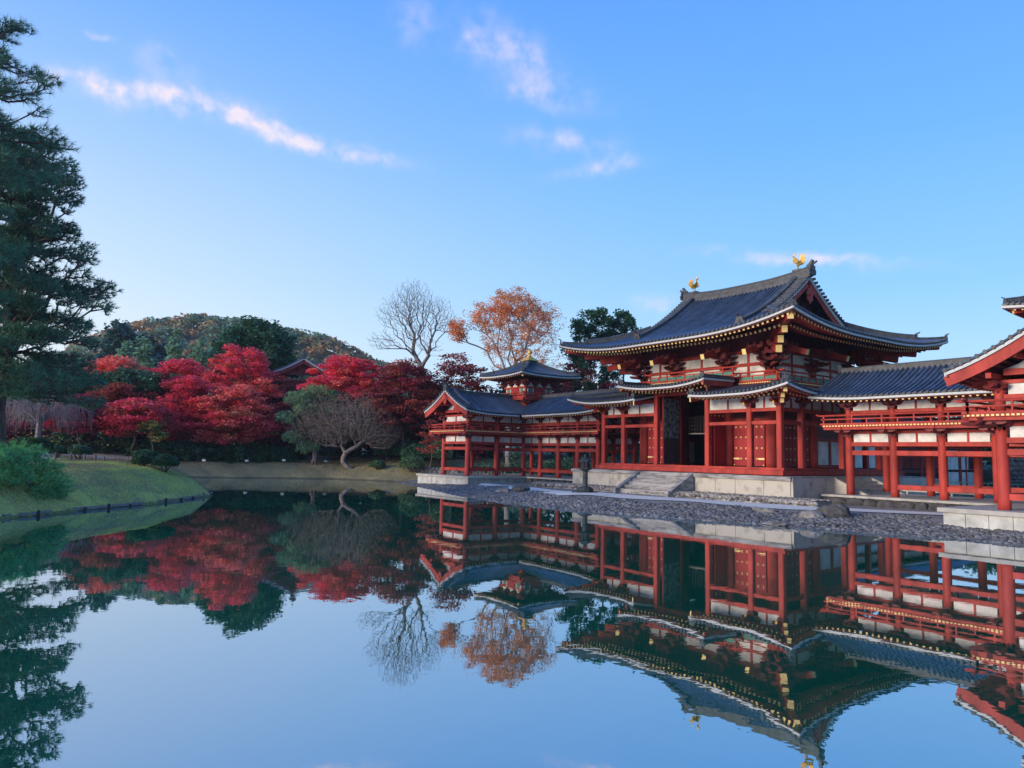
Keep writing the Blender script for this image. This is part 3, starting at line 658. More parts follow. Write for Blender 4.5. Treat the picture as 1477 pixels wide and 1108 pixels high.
for x in (-5.14, -2.1, 2.1, 5.14):
    bracket(hall, x, 4.31, 8.0, (0, -1), 1.0, 3, .48, .33, tail=((x, 1.80, 8.92), (x, 4.4, 9.75), .27))
for sx in (-1, 1):
    for y in (4.31, 8.5, 12.7):
        bracket(hall, sx * 5.14, y, 8.0, (sx, 0), 1.0, 3, .48, .33, tail=((sx * 7.6, y, 8.9), (sx * 5.0, y, 9.75), .27))
    # corner brackets run out on the diagonal
    for yc_, sy in ((4.31, -1), (12.7, 1)):
        bracket(hall, sx * 5.14, yc_, 8.0, (sx, sy), 1.0, 3, .66, .33, tail=((sx * 7.0, yc_ + sy * 1.86, 8.98), (sx * 5.2, yc_, 9.7), .34))
        M().bar((sx*7.35, yc_ + sy*2.2, 9.45), (sx*5.3, yc_, 9.95), .32, .40, 0, 1).build('corner_rafter', [RED, YEL], hall)
        M().bar((sx*8.15, yc_ + sy*3.0, 9.83), (sx*5.6, yc_+sy*.4, 10.1), .30, .38, 0, 1).build('corner_rafter', [RED, YEL], hall)
        M().bar((sx*9.15, yc_ + sy*3.95, 10.32), (sx*6.5, yc_+sy*1.4, 10.2), .32, .40, 0, 1).build('corner_rafter', [RED, YEL], hall)
def balcony(x0, x1, y, zf, ends=True):
    pbox(hall, 'balcony_beam', RED, x0, x1, y - .05, y + .13, zf - .34, zf - .12)
    pbox(hall, 'balcony_floor', RED, x0 - .05, x1 + .05, y - .12, 4.2, zf - .119, zf - .03)
    e = M(); k = int((x1 - x0) / .16)
    for i in range(k): xx = x0 + (x1-x0) * (i + .5) / k; e.box(xx - .05, xx + .05, y - .16, y - .121, zf - .10, zf - .04)
    tag(e.build('gilded_floor_ends', YEL, hall), kind='stuff')
    pbox(hall, 'green_infill', GREEN, x0 + .1, x1 - .1, y + .005, y + .03, zf + .12, zf + .30)
    railing(hall, (x0 + .05, y), (x1 - .05, y), zf, (0, -1), .58, posts=max(3, int((x1 - x0) / .72)))
balcony(-3.45, 3.45, 3.05, 7.72)
balcony(-6.15, -3.5, 3.55, 7.35); balcony(3.5, 6.15, 3.55, 7.35)
for sx in (-1, 1):
    pbox(hall, 'balcony_beam', RED, *sbox(sx*6.07, sx*6.25), 3.7, 13.4, 7.01, 7.23); pbox(hall, 'balcony_floor', RED, *sbox(sx*5.3, sx*6.3), 3.66, 13.4, 7.231, 7.32)
    pbox(hall, 'green_infill', GREEN, *sbox(sx*6.16, sx*6.185), 3.8, 13.3, 7.47, 7.65)
    railing(hall, (sx*6.2, 3.6), (sx*6.2, 13.4), 7.35, (sx, 0), .58, posts=13)
    e = M()
    for i in range(58): yy = 3.75 + i * .166; e.box(*sbox(sx*6.301, sx*6.335), yy - .05, yy + .05, 7.245, 7.305)
    tag(e.build('gilded_floor_ends', YEL, hall), kind='stuff')
# ---- roofs
RF = Roof(hall, .125, .30, .078)
HX, Y0, Y1 = 9.52, .04, 17.16; UU = 8.56; GXX = 5.15
pf = lambda u: .2 * u + .0346 * u * u
def lf_(a, L, u, h=.82, Lc=7.2): 
    c = min(a, L - a); return h * max(0, 1 - c / Lc) ** 2.3 * max(0, 1 - u / 8.56) ** 1.2
exf = lambda a, u: .34 * min(1, abs(a - HX) / 5.15) ** 3 * (u / UU) ** 2 if u > 3 else 0
um_f = lambda a, L: (UU if abs(a - HX) <= GXX + .01 else HX - abs(a - HX))
RF.slope((-HX, Y0), (HX, Y0), (0, 1), 10.0, pf, lf_, um_f, K=12, extra=exf, tiers=((.2, 1.5, -.33), (1.25, 3.0, -.62)), und=4.2)
RF.slope((HX, Y1), (-HX, Y1), (0, -1), 10.0, pf, lf_, um_f, K=12, extra=exf, tiers=((.2, 1.5, -.33),), und=4.2)
um_s = lambda a, L: min(5.1, a, L - a)
for sx in (1, -1):
    A_, B_ = ((HX, Y0), (HX, Y1)) if sx > 0 else ((-HX, Y1), (-HX, Y0))
    RF.slope(A_, B_, (-sx, 0), 10.0, pf, lf_, um_s, K=9, tiers=((.2, 1.5, -.33), (1.25, 3.0, -.62)), und=4.2)
zr = lambda x: 10.0 + pf(UU) + .34 * min(1, abs(x) / 5.15) ** 3
ridge(hall, [(x, 8.6, zr(x) + .02) for x in np.linspace(-5.22, 5.22, 25)], .42, .56, 'main_ridge')
for sx in (-1, 1):
    oni(hall, (sx * 5.22, 8.6, zr(5.2) + .15), (sx, 0), 1.0)
    M().sweep([(sx*4.95, 8.6, zr(5) + .55), (sx*5.15, 8.6, zr(5)+.68), (sx*5.36, 8.6, zr(5)+.92)], [(-.09,-.08),(.09,-.08),(.09,.08),(-.09,.08)], side=(0,1,0)).build('ridge_end_tile', TILE2, hall)
    for yy, sgn in ((Y0, 1), (Y1, -1)):
        S = lambda x, u: Vector((x, yy + sgn * u, 10.0 + pf(u) + (.34 * (abs(x) / 5.15) ** 3 * (u / UU) ** 2 if u > 3 else 0)))
        # descending ridge on the slope
        ridge(hall, [S(sx * 4.25, u) for u in np.linspace(2.7, 8.4, 14)], .30, .36, 'descending_ridge', side=(1, 0, 0))
        oni(hall, S(sx * 4.25, 2.62) + Vector((0, 0, .1)), (0, -sgn), .85)
        # hip ridge, two tiers with curled ends
        HP = lambda u: Vector((sx * (HX - u), yy + sgn * u, 10.0 + pf(u) + lf_(u, 19.04, u)))
        ridge(hall, [HP(u) for u in np.linspace(.15, 1.5, 6)], .26, .22, 'hip_ridge'); ridge(hall, [HP(u) for u in np.linspace(1.45, 4.7, 10)], .32, .40, 'hip_ridge')
        oni(hall, HP(1.4) + Vector((0, 0, .1)), (sx, -sgn), .7); oni(hall, HP(.1) + Vector((0, 0, .05)), (sx, -sgn), .55)
        # gable verge: bargeboard, white line, stepped verge tiles
        us = np.linspace(4.45, UU, 12)
        M().sweep([S(sx * 5.0, u) + Vector((0, 0, -.42)) for u in us], [(-.05, -.22), (.05, -.22), (.05, .22), (-.05, .22)], side=(1, 0, 0)).build('bargeboard', RED, hall)
        M().sweep([S(sx * 5.06, u) + Vector((0, 0, -.14)) for u in us], [(-.06, -.11), (.06, -.11), (.06, .11), (-.06, .11)], side=(1, 0, 0)).build('white_verge_board', EAVE, hall)
        vt = M()
        for u in np.linspace(4.5, UU - .1, 17):
            p = S(sx * 5.15, u) + Vector((0, 0, .03)); vt.cyl(p - Vector((sx * .75, 0, 0)), p + Vector((sx * .12, 0, 0)), .095, n=8)
        vt.build('verge_tiles', TILE2, hall)
    # recessed gable wall with lattice, beam and pendant
    gw = M(); ys = np.linspace(4.75, UU, 8)
    poly = [(Y0 + u, 10 + pf(u) - .2) for u in ys] + [(Y1 - u, 10 + pf(u) - .2) for u in ys[::-1][1:]]
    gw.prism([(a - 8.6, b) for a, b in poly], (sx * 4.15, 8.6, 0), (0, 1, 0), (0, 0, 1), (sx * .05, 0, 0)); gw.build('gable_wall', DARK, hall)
    gl = M()
    for i in range(13):
        yy = 6.0 + i * .433; uu = min(yy - Y0, Y1 - yy); gl.box(*sbox(sx*4.21, sx*4.27), yy - .05, yy + .05, 11.9, 10 + pf(uu) - .25)
    gl.build('gable_lattice', DRED, hall); pbox(hall, 'gable_beam', RED, *sbox(sx*4.2, sx*4.5), 5.2, 12.0, 11.75, 11.98)
    gegyo(hall, (sx * 5.03, 8.6, 13.55), (sx, 0), .95)
RF.finish(100)
# lower pent roofs: two front wings wrap round the flanks, a raised centre roof
LR = Roof(hall, .10, .27, .068); LR.r = RF.r if False else LR.r
pl = lambda u: .17 * u + .012 * u * u
def ll(a, L, u):
    return .36 * max(0, 1 - (a) / 3.2) ** 2.2 * max(0, 1 - u / 4) + 0
for sx in (1, -1):
    # front: from inner end x=2.25 to corner 8.9
    A_, B_ = ((8.9, .35), (2.25, .35)) if sx > 0 else ((-8.9, .35), (-2.25, .35))
    def lift2(a, L, u): return (.42 * max(0, 1 - a / 3.4) ** 2.1 + .10 * max(0, 1 - (L - a) / 1.6) ** 2) * max(0, 1 - u / 4.2)
    LR.slope(A_, B_, (0, 1), 6.50, pl, lift2, lambda a, L: min(3.85, a), K=6, tiers=((.14, .9, -.26), (.75, 1.9, -.42)), und=2.2)
    A2, B2 = ((8.9, .35), (8.9, 16.6)) if sx > 0 else ((-8.9, .35), (-8.9, 16.6))
    def lift3(a, L, u): c = min(a, L - a); return .42 * max(0, 1 - c / 3.4) ** 2.1 * max(0, 1 - u / 4.2)
    LR.slope(A2, B2, (-sx, 0), 6.50, pl, lift3, lambda a, L: min(3.7, a, L - a), K=6, tiers=((.14, .9, -.26), (.75, 1.9, -.42)), und=2.2, rspan=(0, 9))
    HP = lambda u: Vector((sx * (8.9 - u), .35 + u, 6.5 + pl(u) + .42 * max(0, 1 - u / 3.4) ** 2.1 * max(0, 1 - u / 4.2)))
    ridge(hall, [HP(u) for u in np.linspace(.2, 3.0, 8)], .24, .26, 'hip_ridge'); oni(hall, HP(.3) + Vector((0, 0, .1)), (sx, -1), .6)
    for (dx, yy, zz) in ((8.55, .70, 6.47), (8.05, 1.2, 6.22), (7.65, 1.72, 5.98)):
        M().bar((sx*dx, yy, zz), (sx*(dx-1.2), yy + 1.2, zz + .12), .2, .24, 0, 1).build('corner_rafter', [RED, YEL], hall)
    # inner end board of the pent roof
    M().sweep([(sx*2.25, .35 + u, 6.5 + pl(u) - .12) for u in np.linspace(0, 3.8, 6)], [(-.05,-.05),(.05,-.05),(.05,.06),(-.05,.06)], side=(1,0,0)).build('white_eave_board', EAVE, hall)
    ridge(hall, [(sx*2.42, .5 + u, 6.5 + pl(u+.15)) for u in np.linspace(0, 3.5, 6)], .2, .2, 'hip_ridge', side=(1,0,0)); oni(hall, (sx*2.42, .45, 6.62), (0, -1), .5)
    M().bar((sx*2.34, .40, 6.2), (sx*2.34, 1.2, 6.3), .09, .28, 0, 1).build('corner_rafter', [RED, YEL], hall)
# raised centre
def lc(a, L, u): c = min(a, L - a); return .30 * max(0, 1 - c / 2.8) ** 2 * max(0, 1 - u / 3)
LR.slope((-3.45, .2), (3.45, .2), (0, 1), 7.18, lambda u: .12 * u, lc, lambda a, L: min(2.85, a + .0, L - a) if False else 2.85, K=4, tiers=((.14, .9, -.26), (.75, 1.9, -.42)), und=2.8)
for sx in (-1, 1):
    S_ = lambda u: Vector((sx * 3.47, .2 + u, 7.18 + .12 * u + .30 * max(0, 1 - u / 3)))
    M().sweep([S_(u) + Vector((0, 0, -.12)) for u in np.linspace(0, 2.8, 6)], [(-.05,-.05),(.05,-.05),(.05,.06),(-.05,.06)], side=(1,0,0)).build('white_eave_board', EAVE, hall)
    M().sweep([S_(u) + Vector((sx*-.05, 0, -.33)) for u in np.linspace(.05, 2.8, 6)], [(-.05,-.15),(.05,-.15),(.05,.15),(-.05,.15)], side=(1,0,0)).build('bargeboard', RED, hall)
    ridge(hall, [S_(u) + Vector((-sx*.14, 0, .02)) for u in np.linspace(.1, 2.8, 6)], .2, .18, 'hip_ridge', side=(1,0,0)); oni(hall, S_(.1) + Vector((-sx*.14, 0, .05)), (0, -1), .5)
    M().bar((sx*3.38, .26, 7.2), (sx*3.38, 1.2, 7.2), .09, .30, 0, 1).build('corner_rafter', [RED, YEL], hall)
    pbox(hall, 'bargeboard', DRED, *sbox(sx*3.2, sx*3.3), .8, 3.9, 6.62, 7.1)
LR.finish(100)
# gilded phoenix statues on the ridge (things of their own)
def phoenix(x, sgn, label):
    zb = zr(x) + .56
    t = thing('phoenix_statue', label, 'bird statue', (x, 8.6, zb), 'gold birds on the hall ridge')
    X = lambda a, b, c=0: Vector((x + sgn * a, 8.6 + c, zb + b))
    M().box(x - .3, x + .3, 8.4, 8.8, zb - .06, zb + .05).build('base', TILE2, t)
    m = M()
    for c in (-.07, .07): m.cyl(X(0, .03, c), X(.02, .38, c), .022, .035, 6); m.bar(X(-.02, .06, c), X(.14, .06, c), .05, .03)
    m.build('leg', GOLD, t)
    path = [X(-.30, .52), X(-.15, .48), X(.02, .47), X(.16, .56), X(.21, .70), X(.20, .84), X(.25, .95), X(.33, .97)]
    rad = [.05, .16, .19, .15, .09, .06, .075, .05]; m = M(); nseg = 8; vs = []
    for p, r in zip(path, rad):
        for i in range(nseg): a = 2*PI*i/nseg; vs.append(p + Vector((math.sin(a)*r*.6*sgn*(1 if True else 1), math.cos(a)*r, math.sin(a)*r)))
    m.add(vs, [(k*nseg+i, k*nseg+(i+1)%nseg, (k+1)*nseg+(i+1)%nseg, (k+1)*nseg+i) for k in range(len(path)-1) for i in range(nseg)] + [tuple(range(nseg)), tuple(range((len(path)-1)*nseg, len(path)*nseg))])
    m.cyl(X(.32, .97), X(.46, .92), .03, .004, 6); m.build('body', GOLD, t, True)
    m = M(); m.prism([(.20,1.0),(.30,1.03),(.28,1.12),(.22,1.16),(.16,1.10)], (x, 8.59, zb), (sgn,0,0), (0,0,1), (0,.02,0)); m.build('crest', GOLD, t)
    for c in (-1, 1):
        m = M(); m.prism([(.12,.48),(.14,.64),(.05,.78),(-.06,.84),(-.10,.76),(-.18,.78),(-.2,.68),(-.28,.66),(-.24,.56),(-.18,.44)], (x, 8.6 + c*.13, zb), (sgn,0,0), (0,c*.35,.94), (0,.03,0)); m.build('wing', GOLD, t)
    for k, (dx, dz) in enumerate(((-.42,1.02),(-.54,.93),(-.58,.78),(-.54,.60),(-.30,1.06))):
        m = M(); m.prism([(-.16, .46), (-.18, .6), (dx*.55, dz*.8+.06), (dx*.8, dz*.95+.07), (dx, dz), (dx*.85, dz*.82), (dx*.5, dz*.6)], (x, 8.56 + .02*k, zb), (sgn,0,0), (0,0,1), (0,.02,0)); m.build('tail_feather', GOLD, t)
phoenix(4.28, -1, 'gold bird statue on the near end of the hall ridge, head turned left')
phoenix(-4.28, 1, 'gold bird statue on the far end of the hall ridge, head turned right')
# ================================================================== WING CORRIDORS
BX = 2.367; XI = 19.415; XO = 23.22; YF = 4.35; YR = 8.15; YG = -1.31; YMID = 1.52; ZP = .97
def wing(sg):
    side = 'left' if sg < 0 else 'right'
    lab = {-1: 'far vermilion corridor wing left of the hall, with a gold-tipped square tower on it',
            1: 'near two-storey vermilion corridor wing right of the hall, running out of the frame'}[sg]
    W = thing('corridor_wing', lab, 'covered corridor', (sg * 16, 6.25, .5), 'corridor wings flanking the hall')
    def bx(name, mt, x0, x1, y0, y1, z0, z1): return pbox(W, name, mt, *sbox(sg * x0, sg * x1), *sbox(y0, y1), z0, z1)
    # platform: dark footing, stone deck, white granite facing under the projecting end
    bx('platform_footing', DSTONE, 8.95, 17.5, 3.32, 9.2, .2, .86); bx('platform_deck', SLAB, 8.95, 17.44, 3.2, 9.35, .861, ZP)
    bx('platform_footing', DSTONE, 17.75, 25.6, -2.25, 9.2, .2, .80); bx('platform_deck', SLAB, 17.45, 25.9, -2.5, 9.35, .80, ZP - .002)
    n = 10
    for i in range(n):
        a = 17.62 + (25.8 - 17.62) * i / n; bx('white_facing_block', WSTONE, a + .01, a + (25.8-17.62)/n - .01, -2.38, -2.26, .12, .795)
    m = M()
    for i in range(6): a = -2.25 + i * .93; m.box(*sbox(sg*17.62, sg*17.74), a + .01, a + .91, .12, .795)
    m.build('white_facing', WSTONE, W)
    xs = [XI - BX * k for k in range(5)]
    cols = [(x, YF, .205) for x in xs] + [(XI, YMID, .215), (XI, YG, .225), (XO, YG, .215), (XO, YMID, .21), (XO, YF, .21)] + [(x, YR, .20) for x in xs[1:] + [XI, XO]]
    for x, y, r in cols: column(W, sg * x, y, ZP, 4.24, r); column(W, sg * x, y, 4.66, 5.66, r * .82)
    def run(a, b, dirv, low=True, detail=True, key=''):
        """beams and plaster between two columns a and b (unsigned coords); dirv outward"""
        ax, ay = a; bx_, by = b; horiz = abs(ay - by) < .01
        def seg(name, mt, th, z0, z1, f0=0.0, f1=1.0, m_=.2):
            if horiz:
                lo, hi = min(ax, bx_) + m_, max(ax, bx_) - m_; L = hi - lo
                return bx(name, mt, lo + L * f0, lo + L * f1, ay - th, ay + th, z0, z1)
            lo, hi = min(ay, by) + m_, max(ay, by) - m_; L = hi - lo
            return bx(name, mt, ax - th, ax + th, lo + L * f0, lo + L * f1, z0, z1)
        if low: seg('lower_beam', RED, .085, 1.36, 1.60, m_=.17)
        seg('tie_beam', RED, .09, 3.08, 3.32, m_=.17); seg('head_beam', RED, .11, 3.55, 3.76, m_=.17)
        for f0, f1 in ((.03, .475), (.525, .97)): seg('plaster_panel', WHITE, .03, 3.765, 4.2, f0, f1)
        seg('strut', RED, .06, 3.761, 4.2, .475, .525); seg('wall_plate', RED, .11, 4.2, 4.36, m_=-.1 if detail else .1)
        seg('upper_tie_beam', RED, .08, 5.28, 5.44, m_=.16)
        for f0, f1 in ((.03, .475), (.525, .97)): seg('plaster_panel', WHITE, .03, 5.445, 5.86, f0, f1)
        seg('strut', RED, .055, 5.441, 5.86, .475, .525); seg('wall_plate', RED, .1, 5.86, 6.0, m_=.1)
    for k in range(4): run((xs[k+1], YF), (xs[k], YF), (0, -1), low=(k != 3))
    run((XI, YMID), (XI, YF), (-1, 0)); run((XI, YG), (XI, YMID), (-1, 0)); run((XI, YG), (XO, YG), (0, -1))
    run((XO, YG), (XO, YMID), (1, 0)); run((XO, YMID), (XO, YF), (1, 0)); run((XO, YF), (XO, YR), (1, 0)); run((XI, YR), (XO, YR), (0, 1))
    for k in range(4): run((xs[k+1], YR), (xs[k], YR), (0, 1), low=(k != 3))
    # bracket sets below the balcony and below the eaves
    pts = [(x, YF, (0, -1)) for x in xs[1:]] + [(XI, YMID, (-sg, 0)), (XO, YMID, (sg, 0)), (XO, YF, (sg, 0))]
    for x, y, o in pts + [(x, YR, (0, 1)) for x in xs[1:] + [XI]]:
        bracket(W, sg * x, y, 3.96, o, .84, 1, .8, .1); bracket(W, sg * x, y, 5.44, o, .74, 1, .4, .12)
        if y < 8: M().bar((sg*x + o[0]*.98, y + o[1]*.98, 4.47), (sg*x, y, 4.47), .17, .15).build('balcony_joist', RED, W)
    for x, y, o in ((XI, YF, (-sg, -1)), (XI, YG, (-sg, -1)), (XO, YG, (sg, -1)), (XO, YR, (sg, 1))):
        bracket(W, sg * x, y, 3.96, o, .84, 1, 1.1, .1); bracket(W, sg * x, y, 5.44, o, .74, 1, .45, .12)
        if (x, y) != (XI, YF):
            bracket(W, sg * x, y, 3.965, (0, o[1]), .8, 1, .8, .1); bracket(W, sg * x, y, 3.965, (o[0], 0), .8, 1, .8, .1)
        M().bar((sg*x + o[0]*.98, y + o[1]*.98, 4.47), (sg*x, y, 4.47), .17, .15).build('balcony_joist', RED, W)
    # balcony: beam, floor with gilded edge, rails
    bo = .85
    def balc(p, q, o):
        (x0, y0), (x1, y1) = p, q
        if abs(y0 - y1) < .01:
            bx('balcony_beam', RED, x0, x1, y0 - .06, y0 + .10, 4.40, 4.535); bx('balcony_floor', RED, x0 - .04, x1 + .04, y0 + o[1]*.12, y0 - o[1]*(bo+.1), 4.536, 4.64)
        else:
            bx('balcony_beam', RED, x0 - .08, x0 + .08, y0 + .07, y1, 4.402, 4.533); bx('balcony_floor', RED, x0 + o[0]*.12, x0 - o[0]*(bo+.1), y0 + .06, y1 + .04, 4.537, 4.638)
        e = M(); L = math.hypot(x1-x0, y1-y0); k = int(L / .17)
        for i in range(k):
            f = (i + .5) / k; xx, yy = x0 + (x1-x0)*f, y0 + (y1-y0)*f
            if abs(y0 - y1) < .01: e.box(*sbox(sg*(xx-.05), sg*(xx+.05)), *sbox(yy + o[1]*.121, yy + o[1]*.15), 4.56, 4.63)
            else: e.box(*sbox(sg*(xx+o[0]*.121), sg*(xx+o[0]*.15)), yy-.05, yy+.05, 4.56, 4.63)
        tag(e.build('gilded_floor_ends', YEL, W), kind='stuff')
        railing(W, (sg*x0, y0), (sg*x1, y1), 4.64, o, .52, posts=max(3, int(L / .75)), ext=.2)
    balc((9.0, YF - bo), (XI - bo, YF - bo), (0, -1)); balc((XI - bo, YG - bo), (XI - bo, YF - bo), (-1, 0))
    balc((XI - bo, YG - bo), (XO + bo, YG - bo), (0, -1)); balc((XO + bo, YG - bo), (XO + bo, YR + bo), (1, 0)); balc((9.0, YR + bo), (XO + bo, YR + bo), (0, 1))
    bx('upper_floor', DRED, 9.0, XO, YF, YR, 4.5, 4.58); bx('upper_floor', DRED, XI, XO, YG, YF, 4.501, 4.579)
    # ---- roof
    r = Roof(W, .10, .27, .066); ov = 1.5; U = 3.4; ze = 6.12
    pr = lambda u: .32 * u + .052 * u * u
    def sl(A, B, n, lift, umax, umin=None, **k): 
        A = (sg * A[0], A[1]); B = (sg * B[0], B[1]); return r.slope(A, B, (sg * n[0], n[1]), ze, pr, lift, umax, umin, K=7, tiers=((.12, 1.3, -.30),), und=1.6, **k)
    le = lambda d, h=.26, Lc=3.2: h * max(0, 1 - d / Lc) ** 2
    XE, YE = XI - ov, YF - ov; XOO, YRR = XO + ov, YR + ov; YGE = -2.5
    X0 = 8.5
    sl((X0, YE), (21.3, YE), (0, 1), lambda a, L, u: le(a, .2) * max(0, 1 - u / 5), lambda a, L: U, lambda a, L: max(0, X0 + a - XE))
    sl((XE, YGE), (XE, 6.25), (1, 0), lambda a, L, u: le(a), lambda a, L: U, lambda a, L: max(0, YGE + a - YE))
    sl((X0, YRR), (XOO, YRR), (0, -1), lambda a, L, u: le(L - a) * max(0, 1 - u / U), lambda a, L: min(U, L - a), rafters=False)
    sl((XOO, YGE), (XOO, YRR), (-1, 0), lambda a, L, u: le(a) + le(L - a) * max(0, 1 - u / U), lambda a, L: min(U, L - a))
    r.finish(100)
    zt = ze + pr(U)
    ridge(W, [(sg * x, 6.25, zt - .02) for x in np.linspace(8.45, 19.6, 8)], .30, .28, 'ridge', side=(0, 1, 0))
    ridge(W, [(sg * 21.32, y, zt - .02 + le(y - YGE)) for y in np.linspace(YGE + .05, 4.6, 10)], .30, .28, 'ridge', side=(1, 0, 0))
    oni(W, (sg * 21.32, YGE + .05, zt + .36), (0, -1), .72); oni(W, (sg * 8.5, 6.25, zt + .05), (-sg, 0), .6)
    S = lambda x, u, y: Vector((sg * x, y, ze + pr(u) + le(y - YGE)))
    for xa, dx in ((XE, 1), (XOO, -1)):
        P_ = lambda u, y, dz=0: Vector((sg * (xa + dx * u), y, ze + pr(u) + le(y - YGE) + dz))
        us = np.linspace(0.0, U + .05, 12)
        M().sweep([P_(u, YGE + .10, -.40) for u in us], [(-.05, -.20), (.05, -.20), (.05, .21), (-.05, .21)], side=(0, 1, 0)).build('bargeboard', RED, W)
        M().sweep([P_(u, YGE + .03, -.11) for u in us], [(-.06, -.055), (.06, -.055), (.06, .06), (-.06, .06)], side=(0, 1, 0)).build('white_verge_board', EAVE, W)
        vt = M()
        for u in np.linspace(.05, U - .1, 12): p = P_(u, YGE, .03); vt.cyl(p + Vector((0, .62, 0)), p - Vector((0, .1, 0)), .085, n=8)
        vt.build('verge_tiles', TILE2, W)
        ridge(W, [P_(u, YGE + .78, .02) for u in np.linspace(.75, U, 8)], .24, .26, 'descending_ridge', side=(0, 1, 0)); oni(W, P_(.7, YGE + .78, .1), (-dx * sg, 0), .55)
    gegyo(W, (sg * 21.3, YGE + .05, zt - .38), (0, -1), .72)
    # gable end framing
    m = M(); m.prism([(-1.75, 6.42), (-1.2, 6.6), (-.5, 7.0), (0, 7.35), (.5, 7.0), (1.2, 6.6), (1.75, 6.42)], (sg * 21.3, YG - .02, 0), (1, 0, 0), (0, 0, 1), (0, .05, 0)); m.build('plaster_panel', WHITE, W)
    bx('rainbow_beam', RED, XI + .2, XO - .2, YG - .14, YG + .1, 6.18, 6.42); bx('rainbow_beam', RED, 20.3, 22.3, YG - .12, YG + .1, 6.85, 7.0); bx('strut', RED, 21.15, 21.45, YG - .11, YG + .08, 7.0, 7.5)
    m = M(); m.prism([(-.5, 0), (.5, 0), (.3, .2), (.22, .42), (-.22, .42), (-.3, .2)], (sg * 21.3, YG - .12, 6.42), (1, 0, 0), (0, 0, 1), (0, .15, 0)); m.build('frog_leg_strut', RED, W)
    for xa in (XI, XO): bx('purlin_end', RED, xa - .1, xa + .1, YGE + .2, YG, 6.02, 6.22)
    for xx, u in ((20.3, 2.4), (22.3, 2.4), (21.3, 3.3)): bx('purlin_end', RED, xx - .09, xx + .09, YGE + .2, YG, ze + pr(u) - .42, ze + pr(u) - .22)
    soff = M()
    for i in range(12):
        for xa, dx in ((XE, 1), (XOO, -1)):
            u = .3 + i * .27; p = Vector((sg*(xa+dx*u), YGE + .25, ze + pr(u) - .27)); soff.bar(p, p + Vector((0, 1.4, 0)), .07, .08)
    soff.build('verge_soffit', DRED, W)
    # corner tower
    cx, cy = sg * 21.32, 6.25
    T = M().box(cx - 1.5, cx + 1.5, cy - 1.5, cy + 1.5, 6.6, 9.0, 0).build('tower_wall', RED, W)
    for ox, oy in ((0, -1), (-1, 0), (1, 0), (0, 1)):
        o = Vector((ox, oy, 0)); n = Vector((-oy, ox, 0)); c = Vector((cx, cy, 0)) + o * 1.5
        for q in (-1.0, 1.0):
            M().obox(c + n * q + Vector((0, 0, 8.33)), n, .26, .03, .24).build('tower_window', GREEN, W)
            for s_ in (-.29, .29): M().obox(c + n * (q + s_) + Vector((0, 0, 8.33)), n, .045, .045, .27).build('window_jamb', WHITE, W)
        M().obox(c + Vector((0, 0, 8.33)) , n, .5, .035, .27).build('tower_panel', DOOR, W)
        M().obox(c + Vector((0, 0, 8.70)) + o*.02, n, 1.62, .07, .06).build('tie_beam', RED, W); M().obox(c + Vector((0, 0, 7.98)) + o*.02, n, 1.62, .07, .07).build('tie_beam', RED, W)
        for q in (-1.02, 0, 1.02):
            M().prism([(-.36, 0), (.36, 0), (.18, .16), (.06, .36), (0, .42), (-.06, .36), (-.18, .16)], c + n * q + Vector((0, 0, 8.77)) + o * .01, n, (0, 0, 1), o * .05).build('plaster_panel', WHITE, W)
        bracket(W, c.x + n.x * .5, c.y + n.y * .5, 8.72, (ox, oy), .5, 2, .42, .28); bracket(W, c.x - n.x * .5, c.y - n.y * .5, 8.72, (ox, oy), .5, 2, .42, .28)
        bracket(W, c.x + n.x * 1.5, c.y + n.y * 1.5, 8.72, (ox, oy), .5, 2, .42, .28); bracket(W, c.x + n.x * 1.5, c.y + n.y * 1.5, 8.72, (ox + n.x, oy + n.y), .55, 2, .6, .28)
        e = c + o * .45; M().obox(e + Vector((0, 0, 7.72)) - o*.2, n, 1.9, .3, .05).build('balcony_floor', RED, W); M().obox(e + Vector((0, 0, 7.60)) - o*.0, n, 1.8, .06, .06).build('balcony_beam', RED, W)
        a, b = e - n * 1.85, e + n * 1.85; railing(W, (a.x, a.y), (b.x, b.y), 7.77, (ox, oy), .42, posts=5, ext=.12)
        for q in (-1.4, 0, 1.4): bracket(W, c.x + n.x*q, c.y + n.y*q, 7.2, (ox, oy), .5, 1, .5, .15)
    tr = Roof(W, .085, .23, .055); E_ = 3.28; zt0 = 9.72
    pt_ = lambda u: .26 * u + .062 * u * u
    lt = lambda a, L, u: .16 * max(0, 1 - min(a, L - a) / 2.6) ** 2 * max(0, 1 - u / E_)
    for (ax, ay), (bx2, by2), n_ in (((-1,-1),(1,-1),(0,1)), ((1,-1),(1,1),(-1,0)), ((1,1),(-1,1),(0,-1)), ((-1,1),(-1,-1),(1,0))):
        tr.slope((cx + ax*E_, cy + ay*E_), (cx + bx2*E_, cy + by2*E_), n_, zt0, pt_, lt, lambda a, L: min(a, L - a, E_ - .25), K=6, tiers=((.1, 1.2, -.28),), und=1.8, rafters=True)
    # tower rafters: one batch, too small to count apart in the photo
    keep = tr.raf; tr.raf = []; tr.finish(0)
    q = M()
    for a, b in keep: q.bar(a, b, .085, .1, 0, 1)
    tag(q.build('tower_rafter', [RED, YEL], W), kind='stuff')
